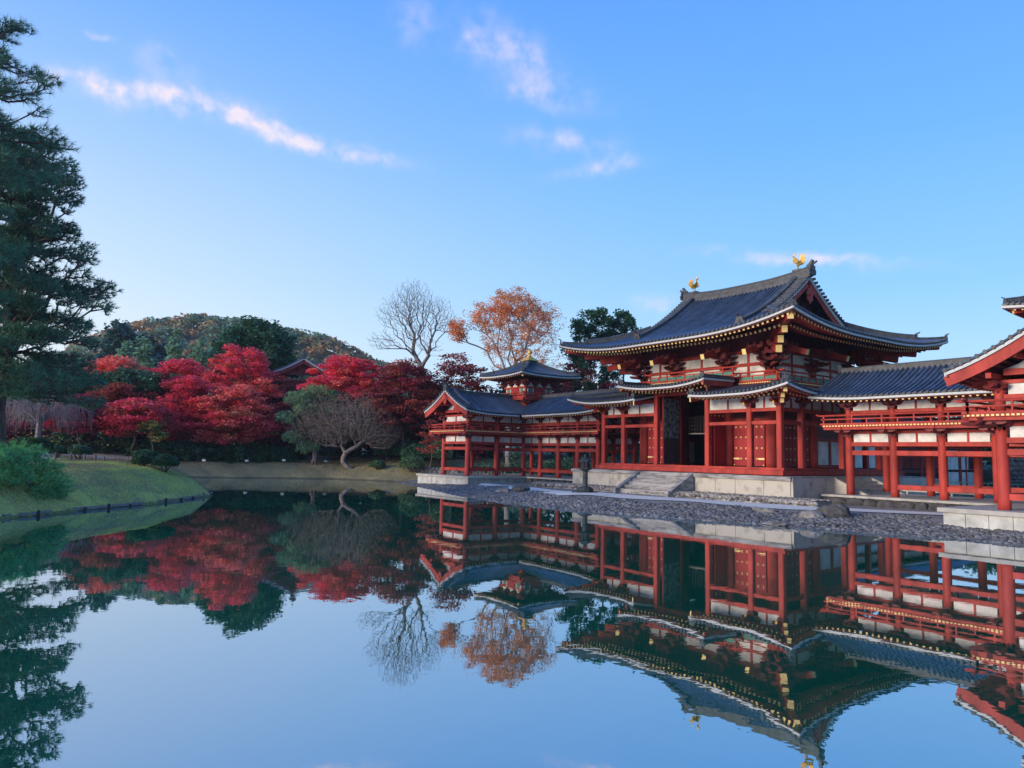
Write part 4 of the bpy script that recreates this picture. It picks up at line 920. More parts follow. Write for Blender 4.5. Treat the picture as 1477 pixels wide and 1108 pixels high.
    for ax, ay in ((-1,-1),(1,-1),(1,1),(-1,1)):
        HP = lambda u: Vector((cx + ax*(E_-u), cy + ay*(E_-u), zt0 + pt_(u) + lt(u, 6.56, u)))
        ridge(W, [HP(u) for u in np.linspace(.15, 3.0, 9)], .22, .24, 'hip_ridge'); oni(W, HP(.95) + Vector((0, 0, .12)), (ax, ay), .55); oni(W, HP(.1) + Vector((0,0,.03)), (ax, ay), .4)
        M().bar(HP(.3) + Vector((0,0,-.4)), HP(1.6) + Vector((0,0,-.55)), .16, .2, 0, 1).build('corner_rafter', [RED, YEL], W)
    zz = zt0 + pt_(3.03)
    M().box(cx - .36, cx + .36, cy - .36, cy + .36, zz - .25, zz + .16).build('finial_seat', TILE2, W)
    M().lathe((cx, cy, zz + .16), [(.82, 0), (.80, .05), (.55, .18), (.36, .30), (.30, .36)], 4).build('finial_base', GOLD, W)
    M().lathe((cx, cy, zz + .5), [(.12, 0), (.12, .08), (.30, .12), (.12, .18), (.10, .28), (.22, .34), (.24, .46), (.14, .60), (.03, .80), (.005, .84)], 14).build('finial', GOLD, W, True)
    return W
wing(-1); wing(1)
# tail corridor behind the hall, seen through the right wing
TCO = thing('tail_corridor', 'low red corridor with white panels and a bell-shaped window, behind the right wing', 'covered corridor', (0, 26, .5))
def tb(name, mt, x0, x1, y0, y1, z0, z1): return pbox(TCO, name, mt, x0, x1, y0, y1, z0, z1)
tb('base_wall', STONE, -1.9, 1.9, 16.2, 39, .3, 1.5); tb('floor_beam', DRED, -2.05, 2.05, 15, 32.6, 1.95, 2.2); tb('core_wall', DARK, -1.8, 1.8, 15, 39, 1.5, 4.9)
ys = [15.2 + 3.42 * i for i in range(8)]
for i, y in enumerate(ys): column(TCO, 1.98, y, 1.5 if i < 5 else .4, 4.9, .16)
for i, (a, b) in enumerate(zip(ys[:-1], ys[1:])):
    zb = 2.25 if i < 4 else 2.0
    tb('tie_beam', RED, 1.88, 2.06, a + .16, b - .16, 4.0, 4.2); tb('plaster_panel', WHITE, 1.9, 1.95, a + .2, b - .2, 4.2, 4.7)
    if i in (3, 4):
        for k in range(2):
            p, q = a + .2 + k * 1.6, a + 1.7 + k * 1.6; fr = tb('lattice_window', DRED, 1.9, 1.96, p, q, 2.3, 3.95); lt_ = M()
            for j in range(9): y = p + .1 + j * .165; lt_.box(1.961, 1.985, y - .02, y + .02, 2.35, 3.9)
            for j in range(7): z = 2.4 + j * .24; lt_.box(1.986, 2.0, p + .05, q - .05, z - .018, z + .018)
            lt_.build('lattice', RED, fr)
    else:
        for k in range(2):
            p, q = a + .2 + k * 1.6, a + 1.7 + k * 1.55; tb('plaster_panel', WHITE, 1.9, 1.97, p, q, 2.3 if i < 5 else 2.25, 3.9)
            if i >= 5: tb('plaster_panel', WHITE, 1.9, 1.97, p, q, .7, 2.05)
tb('strut', RED, 1.9, 2.02, 36.9, 37.1, .7, 3.9)
m = M(); m.prism([(-.5, 0), (.5, 0), (.44, .8), (.36, 1.15), (.18, 1.36), (0, 1.48), (-.18, 1.36), (-.36, 1.15), (-.44, .8)], (1.98, 38.0, 2.3), (0, 1, 0), (0, 0, 1), (.06, 0, 0)); m.build('bell_window', DRED, TCO)
r = Roof(TCO, .1, .3, .07)
for s_ in (1, -1): r.slope((s_*3.2, 15), (s_*3.2, 40), (-s_, 0), 5.05, lambda u: .35*u + .03*u*u, lambda a, L, u: 0, lambda a, L: 3.2, K=4, tiers=((.12, 1.2, -.28),), rspan=(2, 24))
r.finish(40); ridge(TCO, [(0, y, 6.4) for y in (15.5, 28, 40)], .3, .3, side=(1, 0, 0))
# ================================================================== SHORE, PATHS, STONES
def strip(name, cl, wfun, mt, dz, mats_kind='structure', nseg=60, nw=5):
    """sheet laid on the terrain along a centre line"""
    cl = [Vector((a, b, 0)) for a, b in cl]; ln = [0]
    for a, b in zip(cl[:-1], cl[1:]): ln.append(ln[-1] + (b - a).length)
    def at(s):
        for i in range(len(cl) - 1):
            if s <= ln[i+1] + 1e-6: f = (s - ln[i]) / (ln[i+1] - ln[i]); return cl[i].lerp(cl[i+1], f)
        return cl[-1].copy()
    pts = [at(ln[-1] * i / nseg) for i in range(nseg + 1)]
    for _ in range(2): pts = [pts[0]] + [(pts[i-1] + pts[i]*2 + pts[i+1]) / 4 for i in range(1, nseg)] + [pts[-1]]
    V = []
    for i, p in enumerate(pts):
        d = (pts[min(i+1, nseg)] - pts[max(i-1, 0)]).normalized(); n = Vector((-d.y, d.x, 0)); w_ = wfun(i / nseg)
        for j in range(nw + 1): q = p + n * (j / nw - .5) * w_; V.append((q.x, q.y))
    V = np.array(V); Z = height(V[:, 0], V[:, 1]) + dz
    Fc = [(i*(nw+1)+j, i*(nw+1)+j+1, (i+1)*(nw+1)+j+1, (i+1)*(nw+1)+j) for i in range(nseg) for j in range(nw)]
    return tag(npmesh(name, np.column_stack([V, Z]), Fc, mt), kind=mats_kind)
GRAV = mat('white_raked_gravel', (.68, .65, .57), .95, .15, 9, .3, 60)
PATH = mat('grey_path_gravel', (.36, .38, .41), .95, .2, 4, .2, 40)
strip('gravel_path', [(-17, -1.9), (-9, -3.4), (-4, -4.1), (2, -3.2), (8, -2.4), (11.5, -1.6), (14, .6), (17.2, 1.0)], lambda f: 1.5 + .9 * math.sin(f * PI) , GRAV, .035, nseg=80)
strip('gravel_path', [(-5.2, -4.3), (-2.6, -4.1), (0, -4.2)], lambda f: .6 + 2.6 * math.sin(f * PI), GRAV, .045, nseg=20)
strip('path', [(-46, -52), (-46.5, -34), (-49, -24), (-51, -14), (-49.5, -6), (-48, 2), (-46, 10)], lambda f: 5.2, PATH, .03, nseg=80)
strip('path', [(-47, -30), (-36, -30.5), (-27, -29.5), (-23, -31.5), (-19, -36)], lambda f: 3.0, PATH, .035, nseg=60)
# pebble beach: thousands of grey stones, one object
def pebbles():
    rng = np.random.default_rng(3); n = 120000
    x = rng.uniform(-34, 33, n); y = rng.uniform(-11, 3.2, n); s = sdf(x, y)
    lim = np.where(x < 16.5, np.where(x > -18, 3.9 + .5*np.sin(x*.9) , 9), 3.2)
    keep = (s > -.35) & (s < lim) & (x > -31.5 + .6 * (y + 2)); 
    keep &= ~((x > 17.6) & (y > -2.3)) & ~((x < -17.6) & (x > -25.9) & (y > -2.3))
    keep &= ~((np.abs(x + 2.7) < 2.0) & (np.abs(y + 3.9) < 1.5))
    x, y = x[keep], y[keep]; m = min(len(x), 30000); x, y = x[:m], y[:m]; z = height(x, y)
    ph = (1 + 5 ** .5) / 2; ico = np.array([(-1,ph,0),(1,ph,0),(-1,-ph,0),(1,-ph,0),(0,-1,ph),(0,1,ph),(0,-1,-ph),(0,1,-ph),(ph,0,-1),(ph,0,1),(-ph,0,-1),(-ph,0,1)]) / math.hypot(1, ph)
    fc = np.array([(0,11,5),(0,5,1),(0,1,7),(0,7,10),(0,10,11),(1,5,9),(5,11,4),(11,10,2),(10,7,6),(7,1,8),(3,9,4),(3,4,2),(3,2,6),(3,6,8),(3,8,9),(4,9,5),(2,4,11),(6,2,10),(8,6,7),(9,8,1)])
    r = .03 + .09 * rng.uniform(0, 1, m) ** 2.2; a = rng.uniform(0, 2 * PI, m); sc = np.stack([r * rng.uniform(1, 1.5, m), r, r * rng.uniform(.45, .8, m)], 1)
    V = ico[None] * sc[:, None] * (1 + rng.uniform(-.15, .15, (m, 12, 1))); c, s_ = np.cos(a)[:, None], np.sin(a)[:, None]
    X = V[..., 0] * c - V[..., 1] * s_ + x[:, None]; Y = V[..., 0] * s_ + V[..., 1] * c + y[:, None]; Z = V[..., 2] + z[:, None] + .02
    Fc = (np.arange(m) * 12)[:, None, None] + fc[None]
    PEB = mat('grey_beach_stone', (.135, .13, .125), .6, .5, 1.3, island=True)
    tag(npmesh('pebble_beach', np.stack([X, Y, Z], -1).reshape(-1, 3), Fc.reshape(-1, 3), PEB), 'dark grey rounded beach stones along the shore in front of the hall', 'pebbles', kind='stuff')
pebbles()
def rock(name, label, x, y, sx, sy, sz, seed, mt=ROCK, z=None, cat='rock', group=None, parent=None):
    rng = np.random.default_rng(seed); me_ = M(); nu, nv = 10, 14; vs = []
    nn = rng.normal(size=(6, 3)); ph = rng.uniform(0, 6, 6)
    for i in range(nu + 1):
        th = PI * i / nu
        for j in range(nv):
            p = Vector((math.sin(th) * math.cos(2*PI*j/nv), math.sin(th) * math.sin(2*PI*j/nv), math.cos(th)))
            r_ = 1 + sum(.11 * math.sin(2.2 * (nn[k][0]*p.x + nn[k][1]*p.y + nn[k][2]*p.z) + ph[k]) for k in range(6)); r_ += rng.uniform(-.09, .09)
            p = Vector((p.x*abs(p.x)**-.25 if abs(p.x) > .01 else p.x, p.y, p.z)) * r_
            vs.append((x + p.x * sx, y + p.y * sy, (hz(x, y) if z is None else z) + p.z * sz))
    me_.add(vs, [(i*nv+j, i*nv+(j+1) % nv, (i+1)*nv+(j+1) % nv, (i+1)*nv+j) for i in range(nu) for j in range(nv)])
    o = me_.build(name, mt, parent); 
    if parent is None: tag(o, label, cat, group)
    return o
rock('rock', 'pale rounded rock at the waterline right of the podium corner', 12.9, -4.2, .6, .42, .30, 1)
rock('rock', 'dark rough boulder beside the pale rock, on the pebbles right of the podium', 13.6, -3.3, .7, .5, .40, 2, DSTONE)
rock('rock', 'low flat brown rock lying on the white gravel edge before the podium', 10.4, -3.9, .5, .28, .17, 3)
rock('rock', 'small dark rock left of the lantern near the gravel strip', -7.4, -4.9, .7, .4, .32, 4, DSTONE)
rock('rock', 'small pale rock beside the dark one left of the lantern', -8.5, -5.5, .6, .35, .25, 5)
rock('rock', 'half-sunk rock in the shallows before the right wing', 12.6, -6.3, .6, .35, .14, 6)
# rubble ledge in front of the podium, its stones one object each course
ld = thing('rubble_ledge', 'low ledge of old rubble stones along the foot of the hall podium', 'stone ledge', (0, 0, .5))
pbox(ld, 'ledge_bed', RUB, -11.5, 10.9, -.75, .94, .2, .78)
rg = np.random.default_rng(5); rs = M()
k = 0; x = -11.5
V = []
def blob(mm, c, sx, sy, sz, rng):
    n1, n2 = 5, 8; vs = []
    for i in range(n1 + 1):
        for j in range(n2):
            th = PI * i / n1; a = 2*PI*j/n2; r_ = 1 + rng.uniform(-.13, .13); vs.append((c[0] + sx*math.sin(th)*math.cos(a)*r_, c[1] + sy*math.sin(th)*math.sin(a)*r_, c[2] + sz*math.cos(th)*r_))
    mm.add(vs, [(i*n2+j, i*n2+(j+1) % n2, (i+1)*n2+(j+1) % n2, (i+1)*n2+j) for i in range(n1) for j in range(n2)])
while x < 11:
    w_ = rg.uniform(.09, .26); blob(rs, (x + w_, -.78 + rg.uniform(-.08, .08), .66), w_, .13, .10, rg); blob(rs, (x + w_*.6, -.82 + rg.uniform(-.06, .06), .50), w_, .13, .10, rg); x += w_ * 1.75
for i in range(1500): blob(rs, (rg.uniform(-11.5, 11), rg.uniform(-.7, .9), .79), rg.uniform(.03, .08), rg.uniform(.03, .07), .04, rg)
tag(rs.build('rubble_stones', RUB, ld), kind='stuff')
# footing stones before the right platform
for sg, lb in ((1, 'row of dark mossy foundation stones under the near corridor platform'), (-1, 'row of dark mossy foundation stones under the far corridor platform')):
    q = M(); x = 9.3
    while x < 17.3: w_ = rg.uniform(.25, .6); blob(q, (sg*(x + w_), 3.12 + rg.uniform(-.08, .06), .52), w_, .2, .34, rg); x += w_ * 1.85
    tag(q.build('foundation_stones', DSTONE), lb, 'foundation stones', kind='stuff')
# bronze lantern on its round base
lan = thing('garden_lantern', 'dark bronze lantern on a round stone base in front of the hall steps', 'lantern', (-2.75, -3.3, .45))
lx, ly = -2.75, -3.3
M().lathe((lx, ly, .46), [(.86, 0), (.88, .06), (.84, .13)], 8).build('base_plate', GSTONE, lan)
M().lathe((lx, ly, .59), [(.50, 0), (.52, .08), (.44, .22), (.26, .30)], 12).build('base', GSTONE, lan)
M().lathe((lx, ly, .88), [(.19, 0), (.16, .08), (.155, .5), (.19, .54), (.155, .58), (.155, .92), (.2, .98)], 14).build('shaft', GSTONE, lan)
M().lathe((lx, ly, 1.84), [(.2, 0), (.42, .1), (.44, .17), (.34, .2)], 8).build('platform', GSTONE, lan)
fb = M().lathe((lx, ly, 2.03), [(.25, 0), (.25, .34)], 8).build('firebox', DARK, lan)
for i in range(8): a = 2*PI*(i+.5)/8; M().cyl((lx+.27*math.cos(a), ly+.27*math.sin(a), 2.02), (lx+.27*math.cos(a), ly+.27*math.sin(a), 2.38), .03, n=6).build('firebox_post', GSTONE, lan)
M().lathe((lx, ly, 2.37), [(.46, .04), (.44, 0), (.42, .08), (.2, .22), (.12, .27)], 8).build('roof', GSTONE, lan)
M().lathe((lx, ly, 2.63), [(.06, 0), (.10, .05), (.11, .1), (.06, .17), (.005, .25)], 10).build('jewel', GSTONE, lan)
# ================================================================== TREES AND PLANTS
RT2 = np.array([.585, .811, 0.0])     # left-to-right direction along the far bank
def tree(name, label, x, y, lobes, lm, bark=BARK, leaf=.26, per=110, flat=.35, clump=1.0, dens=1.0, rtip=.022, seed=1, group=None, trunk_r=None, cat='tree', lean=(0, 0), fork=.45, zb=None, shell=.45, lms=None, twig=True, aspect=.75, tf=.6, alpha=.25, power=2.3, wig=.05):
    """lobes: (offset along RT2, offset in depth, z centre, radius, vertical radius, clumps)"""
    rng = np.random.default_rng(seed); z0 = hz(x, y) if zb is None else zb
    T = thing(name, label, cat, (x, y, z0), group); Vd = np.array([RT2[1], -RT2[0], 0])
    tg = []
    for (o, dpt, zc, r, rz, n) in lobes:
        n = int(n * dens); a = rng.normal(size=(n, 3)); a /= np.linalg.norm(a, axis=1, keepdims=True); a *= rng.uniform(shell, 1, (n, 1)) ** .7
        c = np.array([x, y, 0]) + RT2 * o + Vd * dpt + np.array([0, 0, zc]); tg.append(c + RT2 * (a[:, :1] * r) + Vd * (a[:, 1:2] * r) + np.array([0, 0, 1.]) * (a[:, 2:] * rz))
    tg = np.concatenate(tg); zmin = tg[:, 2].min(); top = np.mean(tg, 0); zt = z0 + (np.percentile(tg[:, 2], 60) - z0) * (1 if fork > .9 else tf)
    k = 7; tr = [np.array([x + (top[0]-x) * (i/k)**1.5 * .7 + lean[0]*math.sin(PI*i/k) + rng.normal()*.08, y + (top[1]-y) * (i/k)**1.5 * .7 + lean[1]*math.sin(PI*i/k) + rng.normal()*.08, z0 - .25 + (zt - z0 + .25) * i / k]) for i in range(k + 1)]
    P0, P1, A, B = grow(tr, tg, rtip, rng, step=.9, alpha=alpha, power=power, wig=wig)
    if trunk_r: f = trunk_r / max(A); A = np.where(A > rtip * 3, A * f ** np.clip(np.log(A / (rtip*3)) / np.log(max(A) / (rtip*3)), 0, 1), A); B = np.where(B > rtip * 3, B * f ** np.clip(np.log(np.maximum(B, 1e-6) / (rtip*3)) / np.log(max(A.max(), B.max()) / (rtip*3)), 0, 1), B)
    V, Fc = tubes(P0, P1, A, B, 5); npmesh('trunk', V, Fc, bark, T)
    C = np.repeat(tg, per, 0); m = len(C); a = rng.normal(size=(m, 3)); a /= np.linalg.norm(a, axis=1, keepdims=True); a *= rng.uniform(0, 1, (m, 1)) ** .45 * clump * np.repeat(rng.uniform(.6, 1.3, len(tg)), per)[:, None]
    C = C + a * np.array([1, 1, flat]); V, Fc = leaves(C, leaf, rng, aspect=aspect)
    if lms:
        mi = np.repeat(rng.choice(len(lms), len(tg), p=[w for _, w in lms]), per); npmesh('crown', V, Fc, [q for q, _ in lms], T, mi=mi)
    else: npmesh('crown', V, Fc, lm, T)
    return T
GM = 'maples in autumn leaf along the far bank'
def maple(label, x, y, z0, z1, R_, lm, seed, n=80, lms=None, **k):
    h = z1 - z0; n = int(n * 1.35); kw = dict(leaf=.26, per=110, flat=.36, clump=1.0, group=GM, fork=.5); kw.update(k)
    lob = [(0, 0, z0 + h * .42, R_, h * .55, n), (-R_ * .5, .5, z0 + h * .25, R_ * .62, h * .32, n * .35), (R_ * .5, -.4, z0 + h * .3, R_ * .62, h * .34, n * .35), (0, 0, z0 + h * .75, R_ * .55, h * .25, n * .3)]
    return tree('maple_tree', label, x, y, [(a, b, c, d, e, int(f)) for a, b, c, d, e, f in lob], lm, seed=seed, lms=lms, **kw)
maple('small scarlet maple with a flat crown, highest of the reds beside the big left pine', -59.6, -22.0, 9.4, 12.7, 3.0, L_SCAR, 11, 46)
maple('dark crimson maple just right of the small scarlet one, behind the dark green shrubs', -56.6, -16.2, 8.8, 12.8, 3.0, L_CRIM, 12, 50)
maple('deep magenta maple just right of the weeping cherry', -50.0, -26.1, 4.2, 7.7, 2.4, L_MAG, 13, 44)
maple('rust-coloured low maple above the hedge, under the dark green shrubs', -53.5, -22.2, 5.2, 9.2, 3.8, L_RUST, 14, 56)
maple('crimson-rust maple left of the yellow-leaved shrub', -47.6, -21.6, 4.2, 7.4, 2.9, L_CRIM, 15, 50, lms=[(L_CRIM, .6), (L_RUST, .4)])
maple('tallest scarlet maple in the middle of the far bank, before the round evergreen', -53.0, -10.2, 6.0, 14.6, 4.5, L_CRIM, 16, 110, lms=[(L_CRIM, .62), (L_SCAR, .28), (L_RUST, .1)])
maple('bright pink-crimson maple at the left of the big red group', -49.6, -16.6, 3.6, 10.4, 3.0, L_CRIM, 17, 84, lms=[(L_CRIM, .75), (L_MAG, .15), (L_RUST, .1)])
maple('scarlet-orange maple with low spreading sprays at the front of the big red group', -47.6, -12.4, 3.6, 9.6, 4.0, L_SCAR, 18, 90, lms=[(L_SCAR, .5), (L_CRIM, .25), (L_RUST, .17), (L_OB, .08)])
maple('dark red low maple just left of the garden pine', -48.6, -8.2, 3.2, 7.2, 3.2, L_DRED, 19, 60, lms=[(L_DRED, .6), (L_CRIM, .4)])
maple('broad pure-crimson maple with a smooth dome right of the gate roof', -44.4, -1.3, 7.4, 13.2, 4.6, L_CRIM, 20, 130, clump=.85, lms=[(L_CRIM, .85), (L_SCAR, .15)])
maple('rusty brown-red maple below the tall bare tree', -38.0, 2.4, 5.6, 12.6, 3.9, L_RUST, 21, 90, lms=[(L_RUST, .55), (L_DRED, .45)])
maple('dark purple-red maple behind the far wing gable', -36.3, 7.9, 4.4, 13.8, 4.0, L_DRED, 22, 90, lms=[(L_DRED, .8), (L_RUST, .2)], per=60)
maple('low dark maple in the shade behind the grey cherry', -42.8, 4.6, 3.2, 9.0, 3.6, L_DRED, 23, 60, lms=[(L_DRED, .45), (L_DG, .35), (L_RUST, .2)])
maple('dark purple maple between the far tower and the main roof', -33.1, 22.6, 6.0, 14.6, 4.8, L_DRED, 24, 80, lms=[(L_DRED, .8), (L_RUST, .2)], per=70)
maple('low reddish maple under the main roof eave, left of the hall', -28.5, 23.8, 4.5, 11.2, 4.2, L_DRED, 25, 60)
tree('maple_tree', 'small red maple whose sprays hang beside the far wing balcony', -26.4, -.6, [(0, 0, 4.3, 1.1, 1.2, 16), (-.6, 0, 3.3, .7, .5, 6), (-.2, 0, 5.3, .9, .5, 6)], L_RUST, leaf=.16, per=50, clump=.5, seed=27, group=GM, rtip=.015)
# evergreens
tree('evergreen_tree', 'large round-topped dark green tree rising behind the tallest scarlet maple', -62.4, -6.2, [(0, 0, 13.0, 5.4, 5.6, 150), (-1.5, 0, 16.0, 2.6, 2.8, 40), (2, 0, 15.5, 3.0, 2.8, 40), (0, 0, 17.4, 2.6, 2.0, 30)], L_DG, leaf=.42, per=110, flat=.75, clump=1.25, seed=31)
tree('evergreen_tree', 'dark rounded tree on the far skyline nearest the left pine', -117.1, -14.7, [(0, 0, 18, 4.2, 7.0, 60), (1.5, 0, 22, 2.6, 3.4, 25), (4.2, 0, 16, 4, 5, 36)], L_DG2, leaf=.7, per=80, flat=.8, clump=1.6, seed=32)
tree('evergreen_tree', 'smaller dark tree on the far skyline, second from the left pine', -121.2, -8.4, [(0, 0, 17, 3.6, 6.6, 60), (3, 0, 15, 3, 5, 36)], L_DG2, leaf=.7, per=80, flat=.8, clump=1.5, seed=33)
def cedar(label, x, y, z1, r, seed):
    z0 = hz(x, y) + 4; h = z1 - z0
    tree('conifer', label, x, y, [(0, 0, z0 + h * f, r * (1.15 - f), h * .12, int(20 * (1.2 - f))) for f in (.08, .25, .42, .6, .76, .9)], L_CED, leaf=.6, per=60, flat=.9, clump=.9, seed=seed, group='pale green conifers below the hill', cat='conifer', fork=1)
for i, (x, y, z1, r, lb) in enumerate(((-92.1,-16.5,18.2,3.2,'pale green conifer nearest the big left pine'), (-101.7,-12.6,21.4,2.6,'pale green conifer between the two dark skyline trees'), (-105.8,-7.1,23.2,3.0,'tallest pale green conifer, its spire against the hill'),
    (-95.2,-5.4,20.4,2.8,'pale green conifer just right of the tallest one'), (-94.9,-3.2,18.8,3.2,'pale conifer left of the round evergreen, half hidden by maples'), (-99,-.4,19.4,3.0,'pale conifer touching the left side of the round evergreen'))):
    cedar(lb, x, y, z1, r, 40 + i)
tree('evergreen_tree', 'dark green tree with a clumped top, left one behind the main roof', -30.9, 22.3, [(-.6, 0, 17.6, 1.6, 1.8, 22), (.9, 0, 18.6, 1.3, 1.2, 14), (-1.8, 0, 15, 1.4, 1.4, 14), (1.2, 0, 15.6, 1.4, 1.2, 12), (0, 0, 12.0, 3, 2.6, 34)], L_DG, leaf=.30, per=110, flat=.7, clump=.75, seed=51, rtip=.03)
tree('evergreen_tree', 'dark green tree right of its clumped neighbour, just above the main roof slope', -30.0, 26.3, [(0, 0, 18.3, 1.6, 1.4, 22), (-1.1, 0, 16.6, 1.2, 1.2, 12), (2.0, 0, 16.6, 1.1, .9, 10), (.6, 0, 14.8, 2.0, 1.4, 20), (3.4, 0, 15.6, .9, .7, 6)], L_DG, leaf=.30, per=110, flat=.7, clump=.75, seed=52, rtip=.03)
tree('evergreen_tree', 'dark green shrubby trees above the rust maple near the left pine', -57.5, -22.5, [(-1.5, 0, 9.0, 3.6, 1.8, 46), (3.0, 0, 9.6, 3.2, 1.5, 36), (-5, 0, 8.6, 3.2, 2, 30)], L_DG, leaf=.32, per=110, flat=.6, clump=1.1, seed=53)
# tall bare tree and the thin orange one
tree('bare_tree', 'tall leafless tree with a fan of grey twigs against the sky', -40.0, 4.0, [(.0, 0, 19.6, 2.5, 2.4, 900), (-2.2, 0, 18.2, 2.1, 1.9, 420), (.6, 0, 17.0, 2.8, 2.1, 420), (2.3, 0, 18.7, 2.2, 1.7, 440), (3.9, .4, 17.2, 1.8, 1.4, 300), (-3.2, 0, 15.0, 1.8, 1.2, 220), (.4, 0, 15.4, 2.4, 1.6, 240), (2.4, 0, 14.4, 1.5, 1.2, 90)], L_RUST, bark=BARKD, leaf=.05, per=1, seed=61, rtip=.0085, trunk_r=.33, shell=.12, cat='tree', clump=.1, tf=.46, alpha=.38, power=2.1, wig=.05)
tree('orange_leaved_tree', 'tall thin-crowned tree with orange leaves behind the far tower', -31.8, 11.6, [(.3, 0, 18.7, 2.7, 1.9, 170), (2.8, 0, 17.2, 2.8, 2.1, 130), (-2.4, 0, 17.4, 2.4, 1.7, 120), (-5.7, 0, 15.9, 1.0, 1.3, 66), (.4, 0, 14.8, 4.6, 2.0, 130), (2.0, 0, 12.6, 4.2, 1.6, 60)], L_OR, bark=BARKG, leaf=.17, per=38, flat=.7, clump=.62, seed=62, rtip=.014, trunk_r=.34, lms=[(L_OR, .7), (L_OB, .3)], shell=.25, tf=.42, alpha=.6, power=2.1, wig=.03)
# grey cherry, garden pine, weeping cherry, yellow shrub
tree('cherry_tree', 'leafless grey-brown cherry with a wide twiggy crown leaning on the bank', -39.6, -2.3, [(0.2, 0, 6.4, 4.1, 2.6, 3400), (-2.4, 0, 5.0, 2.6, 1.9, 1300), (2.6, 0, 5.0, 2.4, 2.0, 1300)], L_SPB, bark=TWIG, leaf=.08, per=6, seed=64, alpha=.26, wig=.07, power=2.0, rtip=.0075, trunk_r=.24, shell=.15, tf=.45, lean=(-.7, -1.0), cat='cherry tree', clump=.3)
tree('cherry_tree', 'smaller twiggy bare tree left of the wide grey cherry, before the gate', -42.9, -5.4, [(.6, 0, 6.4, 2.9, 2.4, 2200), (-1.0, 0, 4.8, 2.2, 1.5, 900)], L_SPB, bark=TWIG, leaf=.09, per=6, seed=65, alpha=.26, wig=.07, power=2.0, rtip=.0075, trunk_r=.18, shell=.2, cat='tree', clump=.3)
def needle_tree(name, label, x, y, tufts, lm, ln, wd, k, seed, rtip=.02, trunk=None, bark=BARK, spread=.8, group=None, trunk_r=None, up=.5, z0=None, cat='pine tree'):
    rng = np.random.default_rng(seed); z0 = hz(x, y) if z0 is None else z0
    T = thing(name, label, cat, (x, y, z0), group); tufts = np.asarray(tufts)
    tr = trunk if trunk is not None else [np.array([x, y, z0 - .2 + (np.percentile(tufts[:, 2], 75) - z0) * i / 7]) for i in range(8)]
    P0, P1, A, B = grow(tr, tufts, rtip, rng, step=.7, alpha=.3)
    if trunk_r: f = trunk_r / max(A); w_ = np.clip(A / max(A), 0, 1) ** .6; A = A * (1 + (f - 1) * w_); B = B * (1 + (f - 1) * np.clip(B / B.max(), 0, 1) ** .6)
    V, Fc = tubes(P0, P1, A, B, 5); npmesh('trunk', V, Fc, bark, T)
    dirs = tufts - np.array([x, y, 0]) * np.array([1, 1, 0]) - np.array([0, 0, 1]) * tufts[:, 2:3]; dirs /= np.linalg.norm(dirs, axis=1, keepdims=True) + 1e-6; dirs[:, 2] = up
    V, Fc = needles(tufts, dirs, ln, wd, k, rng, spread); npmesh('crown', V, Fc, lm, T); return T
def pads(lst, rng, n, flat=.28):     # lst: (x,y,z,r)
    out = []
    tot_ = sum(r ** 2 for *_, r in lst)
    for (px, py, pz, r) in lst:
        m = max(3, int(n * r * r / tot_)); a = rng.normal(size=(m, 3)); a /= np.linalg.norm(a, axis=1, keepdims=True); a *= rng.uniform(.1, 1, (m, 1)) ** .5 * r; out.append(np.array([px, py, pz]) + a * np.array([1, 1, flat]))
    return np.concatenate(out)
def big_pine(label, x, y, ztop, prof, nbr, ntuft, ln, wd, k, seed, lm=L_PINE, trunk_r=.45, rtip=.018):
    """tiers of drooping branches; prof(z) = crown radius"""
    rng = np.random.default_rng(seed); z0 = hz(x, y); lst = []
    for i in range(nbr):
        z = z0 + 3.6 + (ztop - z0 - 3.8) * ((i + .5) / nbr) + rng.normal() * .25; Rr = prof(z); a = i * 2.399 + rng.normal() * .3
        for f in (.30, .5, .7, .88, 1.0):
            if rng.random() < .12: continue
            rr = Rr * f * rng.uniform(.88, 1.08); lst.append((x + math.cos(a + rng.normal()*.18) * rr, y + math.sin(a + rng.normal()*.18) * rr, z + .5 * f - .9 * f * f * (Rr / 6) + rng.normal() * .12, .45 + .55 * (1 - f * .5) * min(1.2, Rr / 4)))
    tf = pads(lst, rng, ntuft, .55); tr = [np.array([x + .15 * math.sin(i), y + .15 * math.cos(i * 1.3), z0 - .3 + (ztop - z0) * i / 12]) for i in range(13)]
    return needle_tree('pine_tree', label, x, y, tf, lm, ln, wd, k, seed, rtip=rtip, trunk=tr, trunk_r=trunk_r, bark=BARK)
zi = lambda zs, rs: (lambda z: float(np.interp(z, zs, rs)))
big_pine('huge dark pine at the left edge, its tiers of branches reaching to the right', -18.6, -32.9, 20.5, zi([2, 4.0, 7, 9.4, 11.7, 13.5, 15.5, 18, 20], [4.4, 4.7, 5.0, 4.2, 5.0, 3.9, 3.1, 2.9, 1.6]), 84, 14000, .34, .042, 11, 71, trunk_r=.42)
big_pine('taller pine in front at the left edge with long open needles high above', -12.4, -35.3, 24.0, zi([7, 13, 15, 17.2, 19, 20.5, 22.5, 23.8], [1.5, 2.6, 3.2, 4.1, 4.1, 3.4, 2.9, 1.2]), 84, 7600, .44, .026, 14, 72, trunk_r=.36)
rngp = np.random.default_rng(8)
lst = [(-4.2,-32.2,1.9,1.0),(-5.4,-32.4,2.3,1.1),(-3.9,-31.2,1.2,.9),(-3.0,-32.6,1.9,.9),(-4.8,-31.3,1.7,.8),(-2.6,-33.3,2.2,.9),(-3.4,-33.6,2.5,.9),(-4.3,-30.9,.9,.55),(-2.9,-33.0,1.2,.7),(-5.8,-33.6,2.5,1.0),(-3.6,-32.0,2.3,.7)]
